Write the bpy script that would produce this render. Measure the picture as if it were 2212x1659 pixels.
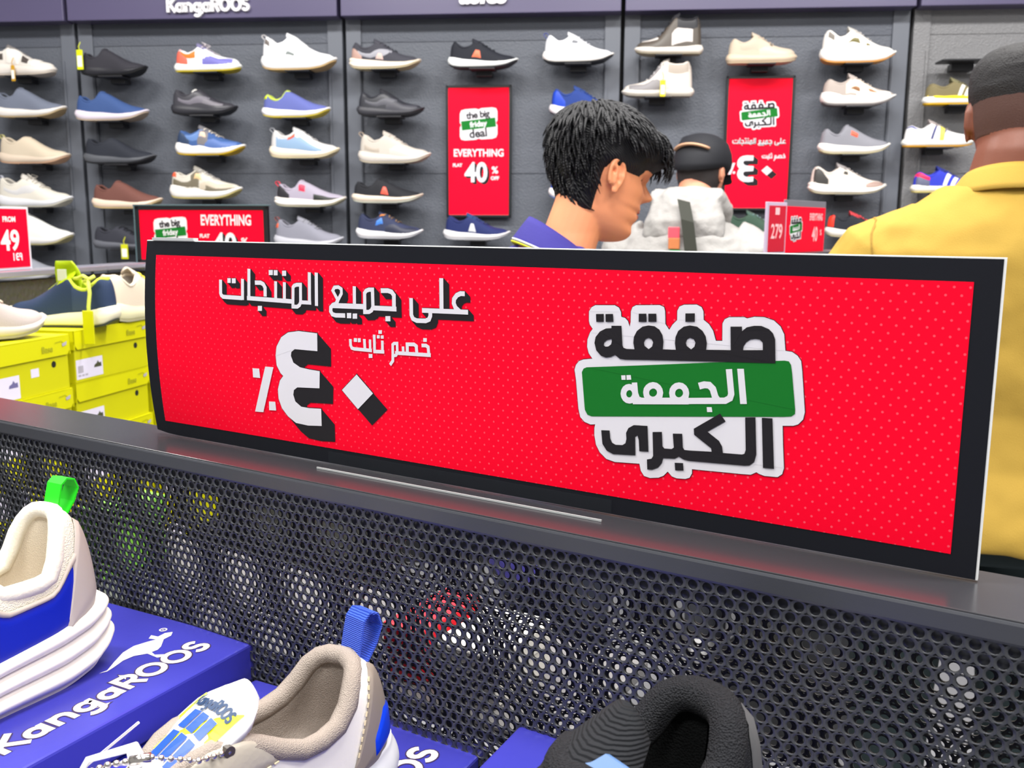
import bpy, bmesh, math, random, json
import numpy as np
from mathutils import Vector, Matrix
from mathutils.geometry import tessellate_polygon

sc = bpy.context.scene
for o in list(bpy.data.objects):
    bpy.data.objects.remove(o)
COL = sc.collection
R = math.radians
rnd = random.Random(7)

# ------------------------------------------------------------------ camera
PITCH, ROLL, CAM_H = 0.16745, 0.0054, 1.45
cam_d = bpy.data.cameras.new('camera')
cam_d.sensor_width = 36.0
cam_d.lens = 36.0 * 2050 / 2212
cam_d.clip_start = 0.02
cam = bpy.data.objects.new('camera', cam_d)
COL.objects.link(cam)
fwd = Vector((0, math.cos(PITCH), -math.sin(PITCH)))
rt0 = Vector((1, 0, 0))
up0 = rt0.cross(fwd)
rt = rt0 * math.cos(ROLL) + up0 * math.sin(ROLL)
up = -rt0 * math.sin(ROLL) + up0 * math.cos(ROLL)
mw = Matrix((rt, up, -fwd)).transposed().to_4x4()
mw.translation = Vector((0, 0, CAM_H))
cam.matrix_world = mw
sc.camera = cam
cam_d.dof.use_dof = True
cam_d.dof.focus_distance = 0.74
cam_d.dof.aperture_fstop = 16.0

# ------------------------------------------------------------------ exposure, world, lights
sc.view_settings.view_transform = 'Standard'
sc.view_settings.look = 'None'
sc.view_settings.gamma = 1.0
sc.view_settings.use_curve_mapping = False
sc.view_settings.exposure = 0.0
sc.cycles.max_bounces = 6
sc.cycles.diffuse_bounces = 3
sc.cycles.glossy_bounces = 3
sc.cycles.transparent_max_bounces = 12
sc.cycles.caustics_reflective = False
sc.cycles.caustics_refractive = False
sc.cycles.sample_clamp_indirect = 6.0

world = bpy.data.worlds.new('shop_ambient')
sc.world = world
world.use_nodes = True
bg = world.node_tree.nodes['Background']
bg.inputs[0].default_value = (1.0, 0.985, 0.96, 1)
bg.inputs[1].default_value = 0.42

def area_light(name, loc, size, power, color=(1, .98, .95), rot=(0, 0, 0)):
    l = bpy.data.lights.new(name, 'AREA')
    l.shape = 'RECTANGLE'
    l.size, l.size_y = size
    l.energy = power
    l.color = color
    o = bpy.data.objects.new(name, l)
    o.location = loc
    o.rotation_euler = rot
    COL.objects.link(o)
    return o

CEIL_Z = 3.25
PANELS = [(-1.9, 2.55), (-0.6, 2.45), (0.7, 2.3), (1.9, 2.2), (-1.4, 0.7), (0.2, 0.55), (1.7, 0.4), (-0.8, -0.9), (0.9, -1.0)]
for i, (x, y) in enumerate(PANELS):
    area_light('ceiling_lamp_glow', (x, y, CEIL_Z - 0.07), (0.9, 0.28), 41.0 if y > 2 else 40.0 if y > 0 else 36.0)

# ------------------------------------------------------------------ helpers
def s2l(c):
    c = c / 255.0
    return c / 12.92 if c <= 0.04045 else ((c + 0.055) / 1.055) ** 2.4

MATS = {}
def mat(name, rgb, rough=0.6, metallic=0.0, bump=None, spec=0.5, alpha=1.0, trans=0.0, vary=0.0, vscale=6.0, coat=0.0, sheen=0.0):
    if name in MATS:
        return MATS[name]
    m = bpy.data.materials.new(name)
    m.use_nodes = True
    nt = m.node_tree
    b = nt.nodes['Principled BSDF']
    col = (s2l(rgb[0]), s2l(rgb[1]), s2l(rgb[2]), 1)
    b.inputs['Base Color'].default_value = col
    b.inputs['Roughness'].default_value = rough
    b.inputs['Metallic'].default_value = metallic
    b.inputs['Specular IOR Level'].default_value = spec
    b.inputs['Alpha'].default_value = alpha
    b.inputs['Transmission Weight'].default_value = trans
    if coat: b.inputs['Coat Weight'].default_value = coat
    if sheen: b.inputs['Sheen Weight'].default_value = sheen
    tc = nt.nodes.new('ShaderNodeTexCoord')
    if vary:
        n = nt.nodes.new('ShaderNodeTexNoise'); n.inputs['Scale'].default_value = vscale; n.inputs['Detail'].default_value = 4
        nt.links.new(tc.outputs['Object'], n.inputs['Vector'])
        mx = nt.nodes.new('ShaderNodeMix'); mx.data_type = 'RGBA'
        mx.inputs[6].default_value = tuple(c * (1 - vary) for c in col[:3]) + (1,)
        mx.inputs[7].default_value = tuple(min(1, c * (1 + vary)) for c in col[:3]) + (1,)
        nt.links.new(n.outputs['Fac'], mx.inputs[0])
        nt.links.new(mx.outputs[2], b.inputs['Base Color'])
    if bump:
        kind, scale, strength, dist = bump
        bp = nt.nodes.new('ShaderNodeBump'); bp.inputs['Strength'].default_value = strength; bp.inputs['Distance'].default_value = dist
        if kind == 'noise':
            t = nt.nodes.new('ShaderNodeTexNoise'); t.inputs['Scale'].default_value = scale; t.inputs['Detail'].default_value = 3
            src = t.outputs['Fac']
        elif kind == 'vor':
            t = nt.nodes.new('ShaderNodeTexVoronoi'); t.inputs['Scale'].default_value = scale
            src = t.outputs['Distance']
        else:
            t = nt.nodes.new('ShaderNodeTexWave'); t.inputs['Scale'].default_value = scale; t.inputs['Distortion'].default_value = 1.5
            t.bands_direction = 'Z' if kind == 'waveZ' else 'DIAGONAL'
            src = t.outputs['Fac']
        nt.links.new(tc.outputs['Object'], t.inputs['Vector'])
        nt.links.new(src, bp.inputs['Height'])
        nt.links.new(bp.outputs['Normal'], b.inputs['Normal'])
    MATS[name] = m
    return m

def emis(name, rgb, strength):
    m = mat(name, rgb)
    b = m.node_tree.nodes['Principled BSDF']
    b.inputs['Emission Color'].default_value = (s2l(rgb[0]), s2l(rgb[1]), s2l(rgb[2]), 1)
    b.inputs['Emission Strength'].default_value = strength
    return m

def mesh(name, verts, faces, m, parent=None, smooth=False, mi=None, loc=None, rotz=None, merge=None, recalc=False):
    me = bpy.data.meshes.new(name)
    me.from_pydata([tuple(v) for v in verts], [], faces)
    ms = m if isinstance(m, (list, tuple)) else [m]
    for x in ms: me.materials.append(x)
    if mi is not None: me.polygons.foreach_set('material_index', mi)
    if merge or recalc:
        bm = bmesh.new(); bm.from_mesh(me)
        if merge: bmesh.ops.remove_doubles(bm, verts=bm.verts, dist=merge)
        if recalc: bmesh.ops.recalc_face_normals(bm, faces=bm.faces)
        bm.to_mesh(me); bm.free()
    if smooth: me.polygons.foreach_set('use_smooth', [True] * len(me.polygons))
    me.update()
    o = bpy.data.objects.new(name, me)
    COL.objects.link(o)
    if parent is not None: o.parent = parent
    if loc is not None: o.location = loc
    if rotz is not None: o.rotation_euler = (0, 0, rotz)
    return o

def tag(o, label, cat, group=None, kind=None):
    o['label'] = label; o['category'] = cat
    if group: o['group'] = group
    if kind: o['kind'] = kind
    return o

def thing(name, label, cat, loc=(0, 0, 0), rotz=0.0, group=None):
    o = bpy.data.objects.new(name, None)
    o.empty_display_size = 0.05
    COL.objects.link(o)
    o.location = loc; o.rotation_euler = (0, 0, rotz)
    return tag(o, label, cat, group)

class G:
    """vertex / face collector"""
    def __init__(s): s.v = []; s.f = []; s.m = []
    def add(s, v, f, mi=0, M=None):
        n = len(s.v)
        if M is not None: v = [M @ Vector(p) for p in v]
        s.v += [tuple(p) for p in v]; s.f += [tuple(i + n for i in q) for q in f]; s.m += [mi] * len(f)
        return s
    def box(s, c, d, mi=0, bev=0.0, M=None):
        x, y, z = d[0] / 2, d[1] / 2, d[2] / 2
        bm = bmesh.new()
        bmesh.ops.create_cube(bm, size=1)
        bmesh.ops.scale(bm, vec=d, verts=bm.verts)
        if bev > 0: bmesh.ops.bevel(bm, geom=bm.edges[:], offset=min(bev, min(d) * .45), segments=2, affect='EDGES', profile=.5)
        bmesh.ops.translate(bm, vec=c, verts=bm.verts)
        bm.verts.index_update()
        v = [p.co.copy() for p in bm.verts]; f = [[p.index for p in q.verts] for q in bm.faces]
        bm.free()
        return s.add(v, f, mi, M)
    def tube(s, path, r, n=8, closed=False, mi=0, flat=1.0, cap=True, M=None):
        P = [Vector(p) for p in path]; N = len(P)
        rr = r if isinstance(r, (list, tuple)) else [r] * N
        v = []; f = []; side = None
        for i in range(N):
            a = P[i - 1] if (i > 0 or closed) else P[i]; b = P[(i + 1) % N] if (i < N - 1 or closed) else P[i]
            t = (b - a); t = t.normalized() if t.length > 1e-9 else Vector((0, 0, 1))
            if side is None:
                ref = Vector((0, 0, 1)) if abs(t.z) < .9 else Vector((1, 0, 0))
                side = t.cross(ref).normalized()
            side = (side - t * side.dot(t)); side = side.normalized() if side.length > 1e-6 else t.orthogonal().normalized()
            nn = side.cross(t)
            for k in range(n):
                an = 2 * math.pi * k / n
                v.append(P[i] + side * (math.cos(an) * rr[i]) + nn * (math.sin(an) * rr[i] * flat))
        L = N if closed else N - 1
        for i in range(L):
            for k in range(n):
                a, b = i * n, ((i + 1) % N) * n
                f.append((a + k, b + k, b + (k + 1) % n, a + (k + 1) % n))
        if cap and not closed:
            f.append(tuple(range(n))); f.append(tuple(range((N - 1) * n + n - 1, (N - 1) * n - 1, -1)))
        return s.add(v, f, mi, M)
    def loft(s, rings, cap=True, mi=0, M=None):
        n = len(rings[0]); v = [p for r in rings for p in r]; f = []
        for i in range(len(rings) - 1):
            for k in range(n):
                f.append((i * n + k, i * n + (k + 1) % n, (i + 1) * n + (k + 1) % n, (i + 1) * n + k))
        if cap:
            f.append(tuple(range(n - 1, -1, -1))); f.append(tuple((len(rings) - 1) * n + k for k in range(n)))
        return s.add(v, f, mi, M)
    def ball(s, c, r, u=10, w=7, mi=0, M=None):
        r = r if isinstance(r, (tuple, list)) else (r, r, r)
        rings = []
        for i in range(1, w):
            a = math.pi * i / w
            rings.append([(c[0] + r[0] * math.sin(a) * math.cos(2 * math.pi * k / u), c[1] + r[1] * math.sin(a) * math.sin(2 * math.pi * k / u), c[2] - r[2] * math.cos(a)) for k in range(u)])
        return s.loft(rings, True, mi, M)
    def make(s, name, m, parent=None, smooth=False, **k):
        return mesh(name, s.v, s.f, m, parent, smooth, mi=s.m if isinstance(m, (list, tuple)) else None, **k)

def pchip(tbl, t):
    xs = np.array([p[0] for p in tbl], float); ys = np.array([p[1] for p in tbl], float)
    h = np.diff(xs); d = np.diff(ys) / h; n = len(xs); m = np.zeros(n)
    m[0], m[-1] = d[0], d[-1]
    for i in range(1, n - 1):
        m[i] = 0 if d[i - 1] * d[i] <= 0 else (h[i - 1] + h[i]) / (h[i - 1] / d[i - 1] + h[i] / d[i]) if True else 0
    t = np.clip(np.asarray(t, float), xs[0], xs[-1])
    i = np.clip(np.searchsorted(xs, t, side='right') - 1, 0, n - 2)
    q = (t - xs[i]) / h[i]
    r = (2 * q**3 - 3 * q**2 + 1) * ys[i] + (q**3 - 2 * q**2 + q) * h[i] * m[i] + (-2 * q**3 + 3 * q**2) * ys[i + 1] + (q**3 - q**2) * h[i] * m[i + 1]
    return r if r.ndim else float(r)

# ------------------------------------------------------------------ flat graphics (letters, badges) as thin printed layers
class Art:
    def __init__(s): s.items = []            # (tris, layer, material key)
    def poly(s, loops, key, layer):
        loops = [[Vector((p[0], p[1], 0)) for p in l] for l in loops]
        flat = [p for l in loops for p in l]
        tr = tessellate_polygon(loops)
        s.items.append(([[(flat[i].x, flat[i].y) for i in t] for t in tr], layer, key))
    def stroke(s, pts, w, key, layer, closed=False):
        s.items.append((stroke_quads(pts, w, closed), layer, key))
    def quads(s, q, key, layer): s.items.append((q, layer, key))
    def raw(s, shapes, key, layer, k=1e-4, off=(0, 0), sx=None, ext=None, grow=0.0):
        """baked shapes: strokes ['s',width,closed,[x,y..]] and polygons ['p',[..],hole..]; ext = black extrusion vector"""
        sx = sx or k
        cv = lambda a: [(off[0] + a[i] * sx, off[1] + a[i + 1] * k) for i in range(0, len(a), 2)]
        for sh in shapes:
            if sh[0] == 's':
                q = stroke_quads(cv(sh[3]), sh[1] * k + grow, bool(sh[2]))
                if ext is None: s.quads(q, key, layer)
                else: s.quads(sweep(q, ext), key, layer)
            else:
                loops = [cv(l) for l in sh[1:]]
                if ext is None: s.poly(loops, key, layer)
                else:
                    tr = tessellate_polygon([[Vector((x, y, 0)) for x, y in l] for l in loops])
                    flat = [p for l in loops for p in l]
                    s.quads(sweep([[flat[i] for i in t] for t in tr], ext), key, layer)
                if grow:
                    for l in loops: s.stroke(l, grow, key, layer, True)
    def text(s, string, size, key, layer, off=(0, 0), bold=0.0, align='CENTER', sx=1.0, rot=0.0, shear=0.0, space=1.0):
        vs, fs = text_geo(string, size, bold, align, shear, space)
        c, sn = math.cos(rot), math.sin(rot)
        P = [(off[0] + (x * sx) * c - y * sn, off[1] + (x * sx) * sn + y * c) for x, y in vs]
        s.items.append(([[P[i] for i in f] for f in fs], layer, key))
    def make(s, name, mats, parent, fn=None, step=0.0006, recess=0.0, grid=None):
        fn = fn or (lambda x, y, d: (x, -d, y))
        keys = sorted({k for _, _, k in s.items})
        v = []; f = []; mi = []
        cnt = 0
        for q, layer, key in s.items:
            for poly in q:
                cnt += 1
                n = len(v)
                a = sum(poly[i][0] * poly[(i + 1) % len(poly)][1] - poly[(i + 1) % len(poly)][0] * poly[i][1] for i in range(len(poly)))
                if a < 0: poly = poly[::-1]
                v += [(x, y, recess + step * layer + min(3e-6, step / 90) * (cnt % 29)) for x, y in poly]
                f.append(tuple(range(n, n + len(poly)))); mi.append(keys.index(key))
        me = bpy.data.meshes.new(name)
        me.from_pydata(v, [], f)
        for k in keys: me.materials.append(mats[k])
        me.polygons.foreach_set('material_index', mi)
        if grid:
            bm = bmesh.new(); bm.from_mesh(me)
            for ax, vals in grid:
                for g in vals:
                    no = (1, 0, 0) if ax == 0 else (0, 1, 0)
                    co = (g, 0, 0) if ax == 0 else (0, g, 0)
                    bmesh.ops.bisect_plane(bm, geom=bm.verts[:] + bm.edges[:] + bm.faces[:], plane_co=co, plane_no=no)
            bm.to_mesh(me); bm.free()
        for p in me.vertices:
            p.co = Vector(fn(p.co.x, p.co.y, p.co.z))
        me.update()
        o = bpy.data.objects.new(name, me); COL.objects.link(o)
        o.parent = parent
        return o

def stroke_quads(pts, w, closed=False):
    P = [Vector((x, y)) for x, y in pts]; N = len(P); h = w / 2; off = []
    for i in range(N):
        a = P[i - 1] if (i > 0 or closed) else None; b = P[(i + 1) % N] if (i < N - 1 or closed) else None
        d1 = (P[i] - a).normalized() if a is not None else None
        d2 = (b - P[i]).normalized() if b is not None else None
        d1 = d1 if d1 is not None else d2; d2 = d2 if d2 is not None else d1
        n1 = Vector((-d1.y, d1.x)); n2 = Vector((-d2.y, d2.x)); m = n1 + n2
        m = m.normalized() if m.length > 1e-6 else n1
        off.append(m * (h / max(.45, m.dot(n1))))
    q = []
    for i in range(N if closed else N - 1):
        j = (i + 1) % N
        q.append([tuple(P[i] + off[i]), tuple(P[i] - off[i]), tuple(P[j] - off[j]), tuple(P[j] + off[j])])
    return q

def sweep(polys, ext):
    out = []
    ex, ey = ext
    for p in polys:
        out.append(p); out.append([(x + ex, y + ey) for x, y in p])
        for i in range(len(p)):
            a, b = p[i], p[(i + 1) % len(p)]
            out.append([a, b, (b[0] + ex, b[1] + ey), (a[0] + ex, a[1] + ey)])
    return out

_TXT = {}
def text_geo(string, size, bold=0.0, align='CENTER', shear=0.0, space=1.0, depth=0.0):
    key = (string, round(size, 6), round(bold, 6), align, shear, space, depth)
    if key in _TXT: return _TXT[key]
    cu = bpy.data.curves.new('lettering', 'FONT')
    cu.body = string; cu.size = size; cu.offset = bold; cu.align_x = align; cu.shear = shear
    cu.space_character = space; cu.resolution_u = 4; cu.extrude = depth
    o = bpy.data.objects.new('lettering', cu); COL.objects.link(o)
    dg = bpy.context.evaluated_depsgraph_get()
    me = bpy.data.meshes.new_from_object(o.evaluated_get(dg))
    if depth: vs = [tuple(v.co) for v in me.vertices]
    else: vs = [(v.co.x, v.co.y) for v in me.vertices]
    fs = [tuple(p.vertices) for p in me.polygons]
    bpy.data.objects.remove(o); bpy.data.curves.remove(cu); bpy.data.meshes.remove(me)
    _TXT[key] = (vs, fs)
    return vs, fs

# ------------------------------------------------------------------ shared materials
BLACK = mat('matt_black', (24, 25, 29), .5)
PRINT = {
    'red': mat('print_red', (255, 0, 44), .5, spec=.12),
    'white': mat('print_white', (228, 226, 232), .5, spec=.15),
    'black': mat('print_black', (34, 32, 36), .5, spec=.2),
    'green': mat('print_green', (22, 116, 40), .5, spec=.15),
    'softwhite': mat('print_soft_white', (250, 190, 195), .5),
}
ART_JSON = '''{"line":[["s",37,0,[-6350,1556,-6353,1433,-6345,1416,-6324,1403,-6292,1402,-6080,1401]],["s",36,0,[-6071,1573,-6078,1385]],["s",36,0,[-5987,1665,-5999,1389]],["s",38,0,[-6022,1404,-5482,1399]],["s",38,0,[-5918,1545,-5848,1547,-5815,1535,-5795,1506,-5797,1427]],["s",34,0,[-5664,1566,-5671,1409]],["s",34,0,[-5560,1562,-5567,1404]],["s",33,1,[-5468,1355,-5459,1522,-5444,1537,-5415,1545,-5372,1547,-5377,1397,-5392,1371,-5418,1356]],["s",35,0,[-5265,1656,-5274,1383]],["s",33,0,[-5373,1397,-5254,1398]],["s",36,0,[-5186,1656,-5194,1374]],["p",[-6262,1573,-6220,1574,-6222,1531,-6263,1530]],["p",[-6205,1573,-6157,1575,-6158,1531,-6207,1529]],["p",[-5891,1341,-5840,1343,-5843,1299,-5893,1296]],["p",[-5744,1661,-5694,1663,-5696,1619,-5745,1617]],["p",[-5683,1662,-5637,1663,-5639,1618,-5685,1617]],["p",[-5583,1660,-5535,1662,-5537,1617,-5585,1615]],["s",30,1,[-5004,1512,-4984,1540,-4941,1544,-4910,1529,-4909,1492,-4950,1434]],["s",37,0,[-4950,1437,-4969,1403,-5005,1392,-5032,1369,-5034,1337,-5016,1313,-4980,1306,-4874,1310]],["s",43,0,[-5005,1387,-4674,1394]],["s",34,0,[-4767,1557,-4770,1393]],["s",34,1,[-4660,1351,-4658,1506,-4640,1526,-4610,1536,-4574,1537,-4572,1397,-4588,1368,-4615,1354]],["s",38,0,[-4487,1533,-4413,1536,-4375,1527,-4352,1502,-4353,1373]],["s",39,0,[-4572,1389,-4328,1392]],["s",36,0,[-4179,1487,-4178,1354,-4163,1324,-4125,1311,-4037,1314,-4004,1327,-3990,1356,-3990,1398]],["s",37,0,[-4071,1395,-3631,1404]],["s",38,0,[-3882,1654,-3881,1398]],["s",37,0,[-3662,1543,-3701,1543,-3735,1529,-3762,1498,-3765,1465,-3749,1433,-3712,1407]],["p",[-4854,1332,-4807,1335,-4808,1291,-4855,1289]],["p",[-4791,1331,-4743,1334,-4744,1291,-4793,1288]],["p",[-4443,1329,-4392,1332,-4392,1290,-4444,1287]]],"small":[["s",29,0,[-4824,1116,-4821,1065,-4809,1042,-4783,1037,-4592,1037]],["s",29,0,[-4671,1127,-4666,1043]],["s",25,0,[-4610,1127,-4610,1036]],["s",28,0,[-4564,1170,-4563,1020]],["s",29,0,[-4577,1031,-4461,1036]],["s",27,0,[-4480,1127,-4479,1021]],["s",26,1,[-4372,1011,-4372,1101,-4359,1112,-4327,1115,-4325,1038,-4340,1017]],["s",27,0,[-4372,1018,-4373,969,-4388,952,-4403,933]],["s",30,0,[-4349,1036,-3990,1045]],["s",26,0,[-4267,1094,-4265,1041]],["s",30,0,[-4223,1040,-4224,1115,-4155,1119,-4133,1107,-4127,1044]],["s",29,0,[-4080,1116,-4037,1119,-4015,1108,-4007,1030]],["p",[-4784,1127,-4749,1129,-4750,1097,-4785,1095]],["p",[-4741,1129,-4710,1131,-4710,1098,-4742,1095]],["p",[-4627,1006,-4587,1009,-4588,976,-4628,973]],["p",[-4519,1209,-4482,1212,-4483,1182,-4520,1180]],["p",[-4536,1168,-4506,1170,-4507,1143,-4537,1141]],["p",[-4495,1169,-4465,1171,-4465,1144,-4495,1142]],["p",[-4062,1176,-4027,1178,-4027,1148,-4063,1146]]],"big":[["p",[-5195,1140,-5410,1146,-5537,1126,-5619,1079,-5680,992,-5695,907,-5688,824,-5643,756,-5612,735,-5655,689,-5683,607,-5679,523,-5643,442,-5573,376,-5478,326,-5334,319,-5173,334,-5174,486,-5312,477,-5407,479,-5477,519,-5499,577,-5489,620,-5447,648,-5187,664,-5178,814,-5314,820,-5408,829,-5485,864,-5512,921,-5505,957,-5464,984,-5198,986]],["p",[-4763,823,-4589,679,-4757,527,-4930,674]]],"pct":[["p",[-5828,801,-5727,803,-5875,380,-5979,375]],["p",[-5987,773,-5904,776,-5897,691,-5984,690]],["p",[-5800,486,-5722,491,-5715,412,-5801,406]]],"green_txt":[["s",42,0,[-1559,1142,-1536,979,-1544,950,-1576,930,-1842,901]],["s",46,0,[-1760,1010,-1723,1023,-1689,1023,-1663,1001,-1644,948,-1622,924]],["s",43,1,[-1848,954,-1851,934,-1862,917,-1878,904,-1897,898,-1916,900,-1933,909,-1945,925,-1949,944,-1946,965,-1936,982,-1920,995,-1900,1001,-1881,999,-1864,989,-1853,974]],["s",46,0,[-1829,902,-2239,860]],["s",44,1,[-2036,939,-2039,919,-2050,902,-2066,889,-2086,883,-2106,885,-2124,894,-2136,910,-2140,929,-2137,949,-2126,966,-2109,979,-2089,985,-2069,983,-2052,973,-2041,958]],["s",43,1,[-2222,912,-2225,894,-2234,877,-2248,865,-2265,860,-2282,862,-2297,871,-2307,885,-2311,903,-2308,922,-2299,939,-2284,951,-2268,956,-2250,954,-2236,945,-2226,930]],["s",41,0,[-2229,991,-2220,919,-2203,878,-2166,867]],["p",[-1504,1149,-1460,1153,-1429,924,-1473,919]],["p",[-2332,1032,-2299,1036,-2297,1004,-2328,1001]],["p",[-2292,1037,-2259,1041,-2254,1009,-2289,1004]],["p",[-1700,874,-1666,877,-1660,845,-1696,841]]],"ext_line":[50,-44],"ext_big":[149,-122],"badge":[["p",[-2575,1496,-2547,1511,-2396,1518,-2363,1503,-2348,1474,-2345,1441,-2315,1434,-2293,1414,-2279,1375,-2273,1407,-2273,1482,-2262,1512,-2236,1526,-2061,1536,-2030,1524,-2021,1496,-2016,1410,-1987,1373,-1965,1409,-1933,1442,-1934,1504,-1920,1533,-1888,1547,-1799,1552,-1765,1537,-1751,1510,-1747,1454,-1710,1428,-1679,1386,-1658,1321,-1614,1324,-1618,1438,-1604,1466,-1576,1481,-1475,1487,-1455,1480,-1408,1493,-1345,1494,-1282,1477,-1238,1441,-1212,1393,-1199,1289,-1156,1285,-1121,1264,-1097,1232,-1088,1178,-1077,1087,-1056,910,-1064,862,-1093,827,-1123,814,-1191,806,-1182,682,-1168,531,-1177,489,-1206,465,-1293,460,-1326,468,-1346,477,-1382,455,-1439,451,-1789,434,-1788,404,-1804,372,-1834,359,-1896,354,-1932,362,-1964,392,-1995,357,-2030,339,-2094,327,-2140,335,-2166,371,-2177,418,-2367,404,-2435,417,-2489,459,-2519,509,-2534,578,-2535,632,-2529,659,-2566,653,-2616,667,-2651,699,-2667,759,-2691,970,-2704,1040,-2693,1076,-2669,1105,-2635,1119,-2562,1131,-2592,1167,-2606,1214,-2604,1266,-2585,1315,-2564,1343,-2587,1371,-2595,1397,-2596,1465]]],"badge_edge":[["s",8,1,[-2575,1496,-2547,1511,-2396,1518,-2363,1503,-2348,1474,-2345,1441,-2315,1434,-2293,1414,-2279,1375,-2273,1407,-2273,1482,-2262,1512,-2236,1526,-2061,1536,-2030,1524,-2021,1496,-2016,1410,-1987,1373,-1965,1409,-1933,1442,-1934,1504,-1920,1533,-1888,1547,-1799,1552,-1765,1537,-1751,1510,-1747,1454,-1710,1428,-1679,1386,-1658,1321,-1614,1324,-1618,1438,-1604,1466,-1576,1481,-1475,1487,-1455,1480,-1408,1493,-1345,1494,-1282,1477,-1238,1441,-1212,1393,-1199,1289,-1156,1285,-1121,1264,-1097,1232,-1088,1178,-1077,1087,-1056,910,-1064,862,-1093,827,-1123,814,-1191,806,-1182,682,-1168,531,-1177,489,-1206,465,-1293,460,-1326,468,-1346,477,-1382,455,-1439,451,-1789,434,-1788,404,-1804,372,-1834,359,-1896,354,-1932,362,-1964,392,-1995,357,-2030,339,-2094,327,-2140,335,-2166,371,-2177,418,-2367,404,-2435,417,-2489,459,-2519,509,-2534,578,-2535,632,-2529,659,-2566,653,-2616,667,-2651,699,-2667,759,-2691,970,-2704,1040,-2693,1076,-2669,1105,-2635,1119,-2562,1131,-2592,1167,-2606,1214,-2604,1266,-2585,1315,-2564,1343,-2587,1371,-2595,1397,-2596,1465]]],"green":[["p",[-2643,1028,-2629,1055,-2604,1066,-2191,1114,-1662,1178,-1199,1227,-1172,1224,-1158,1203,-1149,1158,-1116,919,-1116,892,-1138,873,-1188,865,-2558,714,-2592,723,-2613,756,-2624,853]]],"badge_black":[["p",[-2538,1450,-2477,1454,-2476,1398,-2534,1395]],["p",[-2464,1454,-2406,1458,-2401,1403,-2461,1399]],["p",[-2211,1470,-2155,1473,-2151,1417,-2210,1414]],["p",[-2141,1474,-2082,1477,-2079,1422,-2138,1418]],["p",[-1874,1490,-1808,1494,-1807,1438,-1872,1434]],["p",[-1326,844,-1257,848,-1230,518,-1302,514]],["p",[-1913,463,-1852,469,-1847,417,-1907,410]],["p",[-2478,623,-2411,629,-2405,572,-2390,543,-2361,531,-2309,536,-2286,552,-2279,584,-2283,627,-2266,664,-2225,690,-2122,696,-2109,514,-2178,509,-2185,587,-2195,619,-2213,608,-2207,475,-2378,461,-2431,480,-2466,525]],["p",[-1436,834,-1368,842,-1350,595,-1362,544,-1393,517,-1425,511,-1813,490,-1848,494,-1884,510,-1914,491,-1999,483,-2007,446,-2033,412,-2077,390,-2114,387,-2119,458,-2085,468,-2073,489,-2083,658,-2014,667,-2006,566,-1992,553,-1939,556,-1923,569,-1934,665,-1866,672,-1858,577,-1846,562,-1807,563,-1653,575,-1658,599,-1781,676,-1785,717,-1606,841,-1566,792,-1688,708,-1606,656,-1583,621,-1575,577,-1445,584,-1429,592,-1422,618]],["p",[-1256,1205,-1662,1183,-2138,1156,-2302,1145,-2344,1148,-2382,1172,-2415,1155,-2453,1148,-2491,1158,-2530,1194,-2545,1245,-2537,1288,-2504,1329,-2458,1353,-2415,1358,-2416,1375,-2339,1379,-2328,1243,-2319,1227,-2295,1221,-2236,1223,-2246,1266,-2243,1308,-2221,1351,-2181,1383,-2137,1394,-2092,1391,-2056,1370,-2033,1335,-2024,1290,-2027,1238,-1933,1242,-1941,1287,-1938,1328,-1920,1371,-1883,1401,-1840,1412,-1789,1407,-1750,1381,-1727,1347,-1717,1303,-1720,1258,-1553,1268,-1561,1421,-1485,1426,-1483,1397,-1452,1424,-1405,1436,-1358,1438,-1310,1421,-1282,1396,-1266,1358],[-2413,1281,-2446,1273,-2469,1254,-2472,1234,-2459,1225,-2436,1228,-2415,1245,-2410,1267],[-2134,1309,-2156,1299,-2167,1275,-2161,1251,-2130,1232,-2105,1252,-2099,1280,-2111,1302],[-1835,1329,-1855,1318,-1864,1294,-1856,1273,-1824,1253,-1802,1273,-1796,1299,-1809,1322],[-1471,1274,-1469,1297,-1452,1326,-1425,1346,-1393,1352,-1365,1350,-1345,1333,-1341,1284]]],"roo":[["p",[-1086,711,-1015,697,-887,769,-717,856,-584,875,-468,838,-397,808,-416,880,-355,916,-346,838,-264,843,-212,799,-276,752,-362,750,-479,657,-540,631,-596,644,-620,578,-574,507,-477,491,-575,466,-651,514,-636,651,-722,716,-828,726,-951,693,-1029,680]]]}'''
# ------------------------------------------------------------------ the room
WALL_Y, WALL_A = 3.9, -0.104
FLOOR = mat('white_floor_tile', (150, 150, 154), .25, vary=.04)
def struct(name, g, m, **k):
    o = g.make(name, m, **k); o['kind'] = 'structure'
    return o

floor = struct('floor', G().box((0, 1.5, -.05), (9, 8.5, .1)), FLOOR)
ceil = struct('ceiling', G().box((0, 1.5, CEIL_Z + .05), (9, 8.5, .1)), mat('ceiling_paint', (222, 222, 226), .8))
for i, (x, y) in enumerate(PANELS):
    where = ('over the shoe wall', 'over the red sign', 'over the aisle behind the viewer')[0 if y > 2 else 1 if y > 0 else 2]
    t = thing('ceiling_light', 'flat white ceiling light panel %s, number %d from the left' % (where, [p for p in PANELS if (p[1] > 2) == (y > 2) and (p[1] > 0) == (y > 0)].index((x, y)) + 1), 'light', (x, y, CEIL_Z), 0, 'ceiling light panels')
    fr = G()
    for sx, sy, dx, dy in ((0, .15, .94, .02), (0, -.15, .94, .02), (.46, 0, .02, .3), (-.46, 0, .02, .3)):
        fr.box((sx, sy, -.02), (dx, dy, .04))
    fr.make('frame', BLACK, t)
    G().box((0, 0, -.03), (.9, .28, .02)).make('diffuser', emis('lamp_diffuser', (255, 252, 245), 4.0), t)

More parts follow.
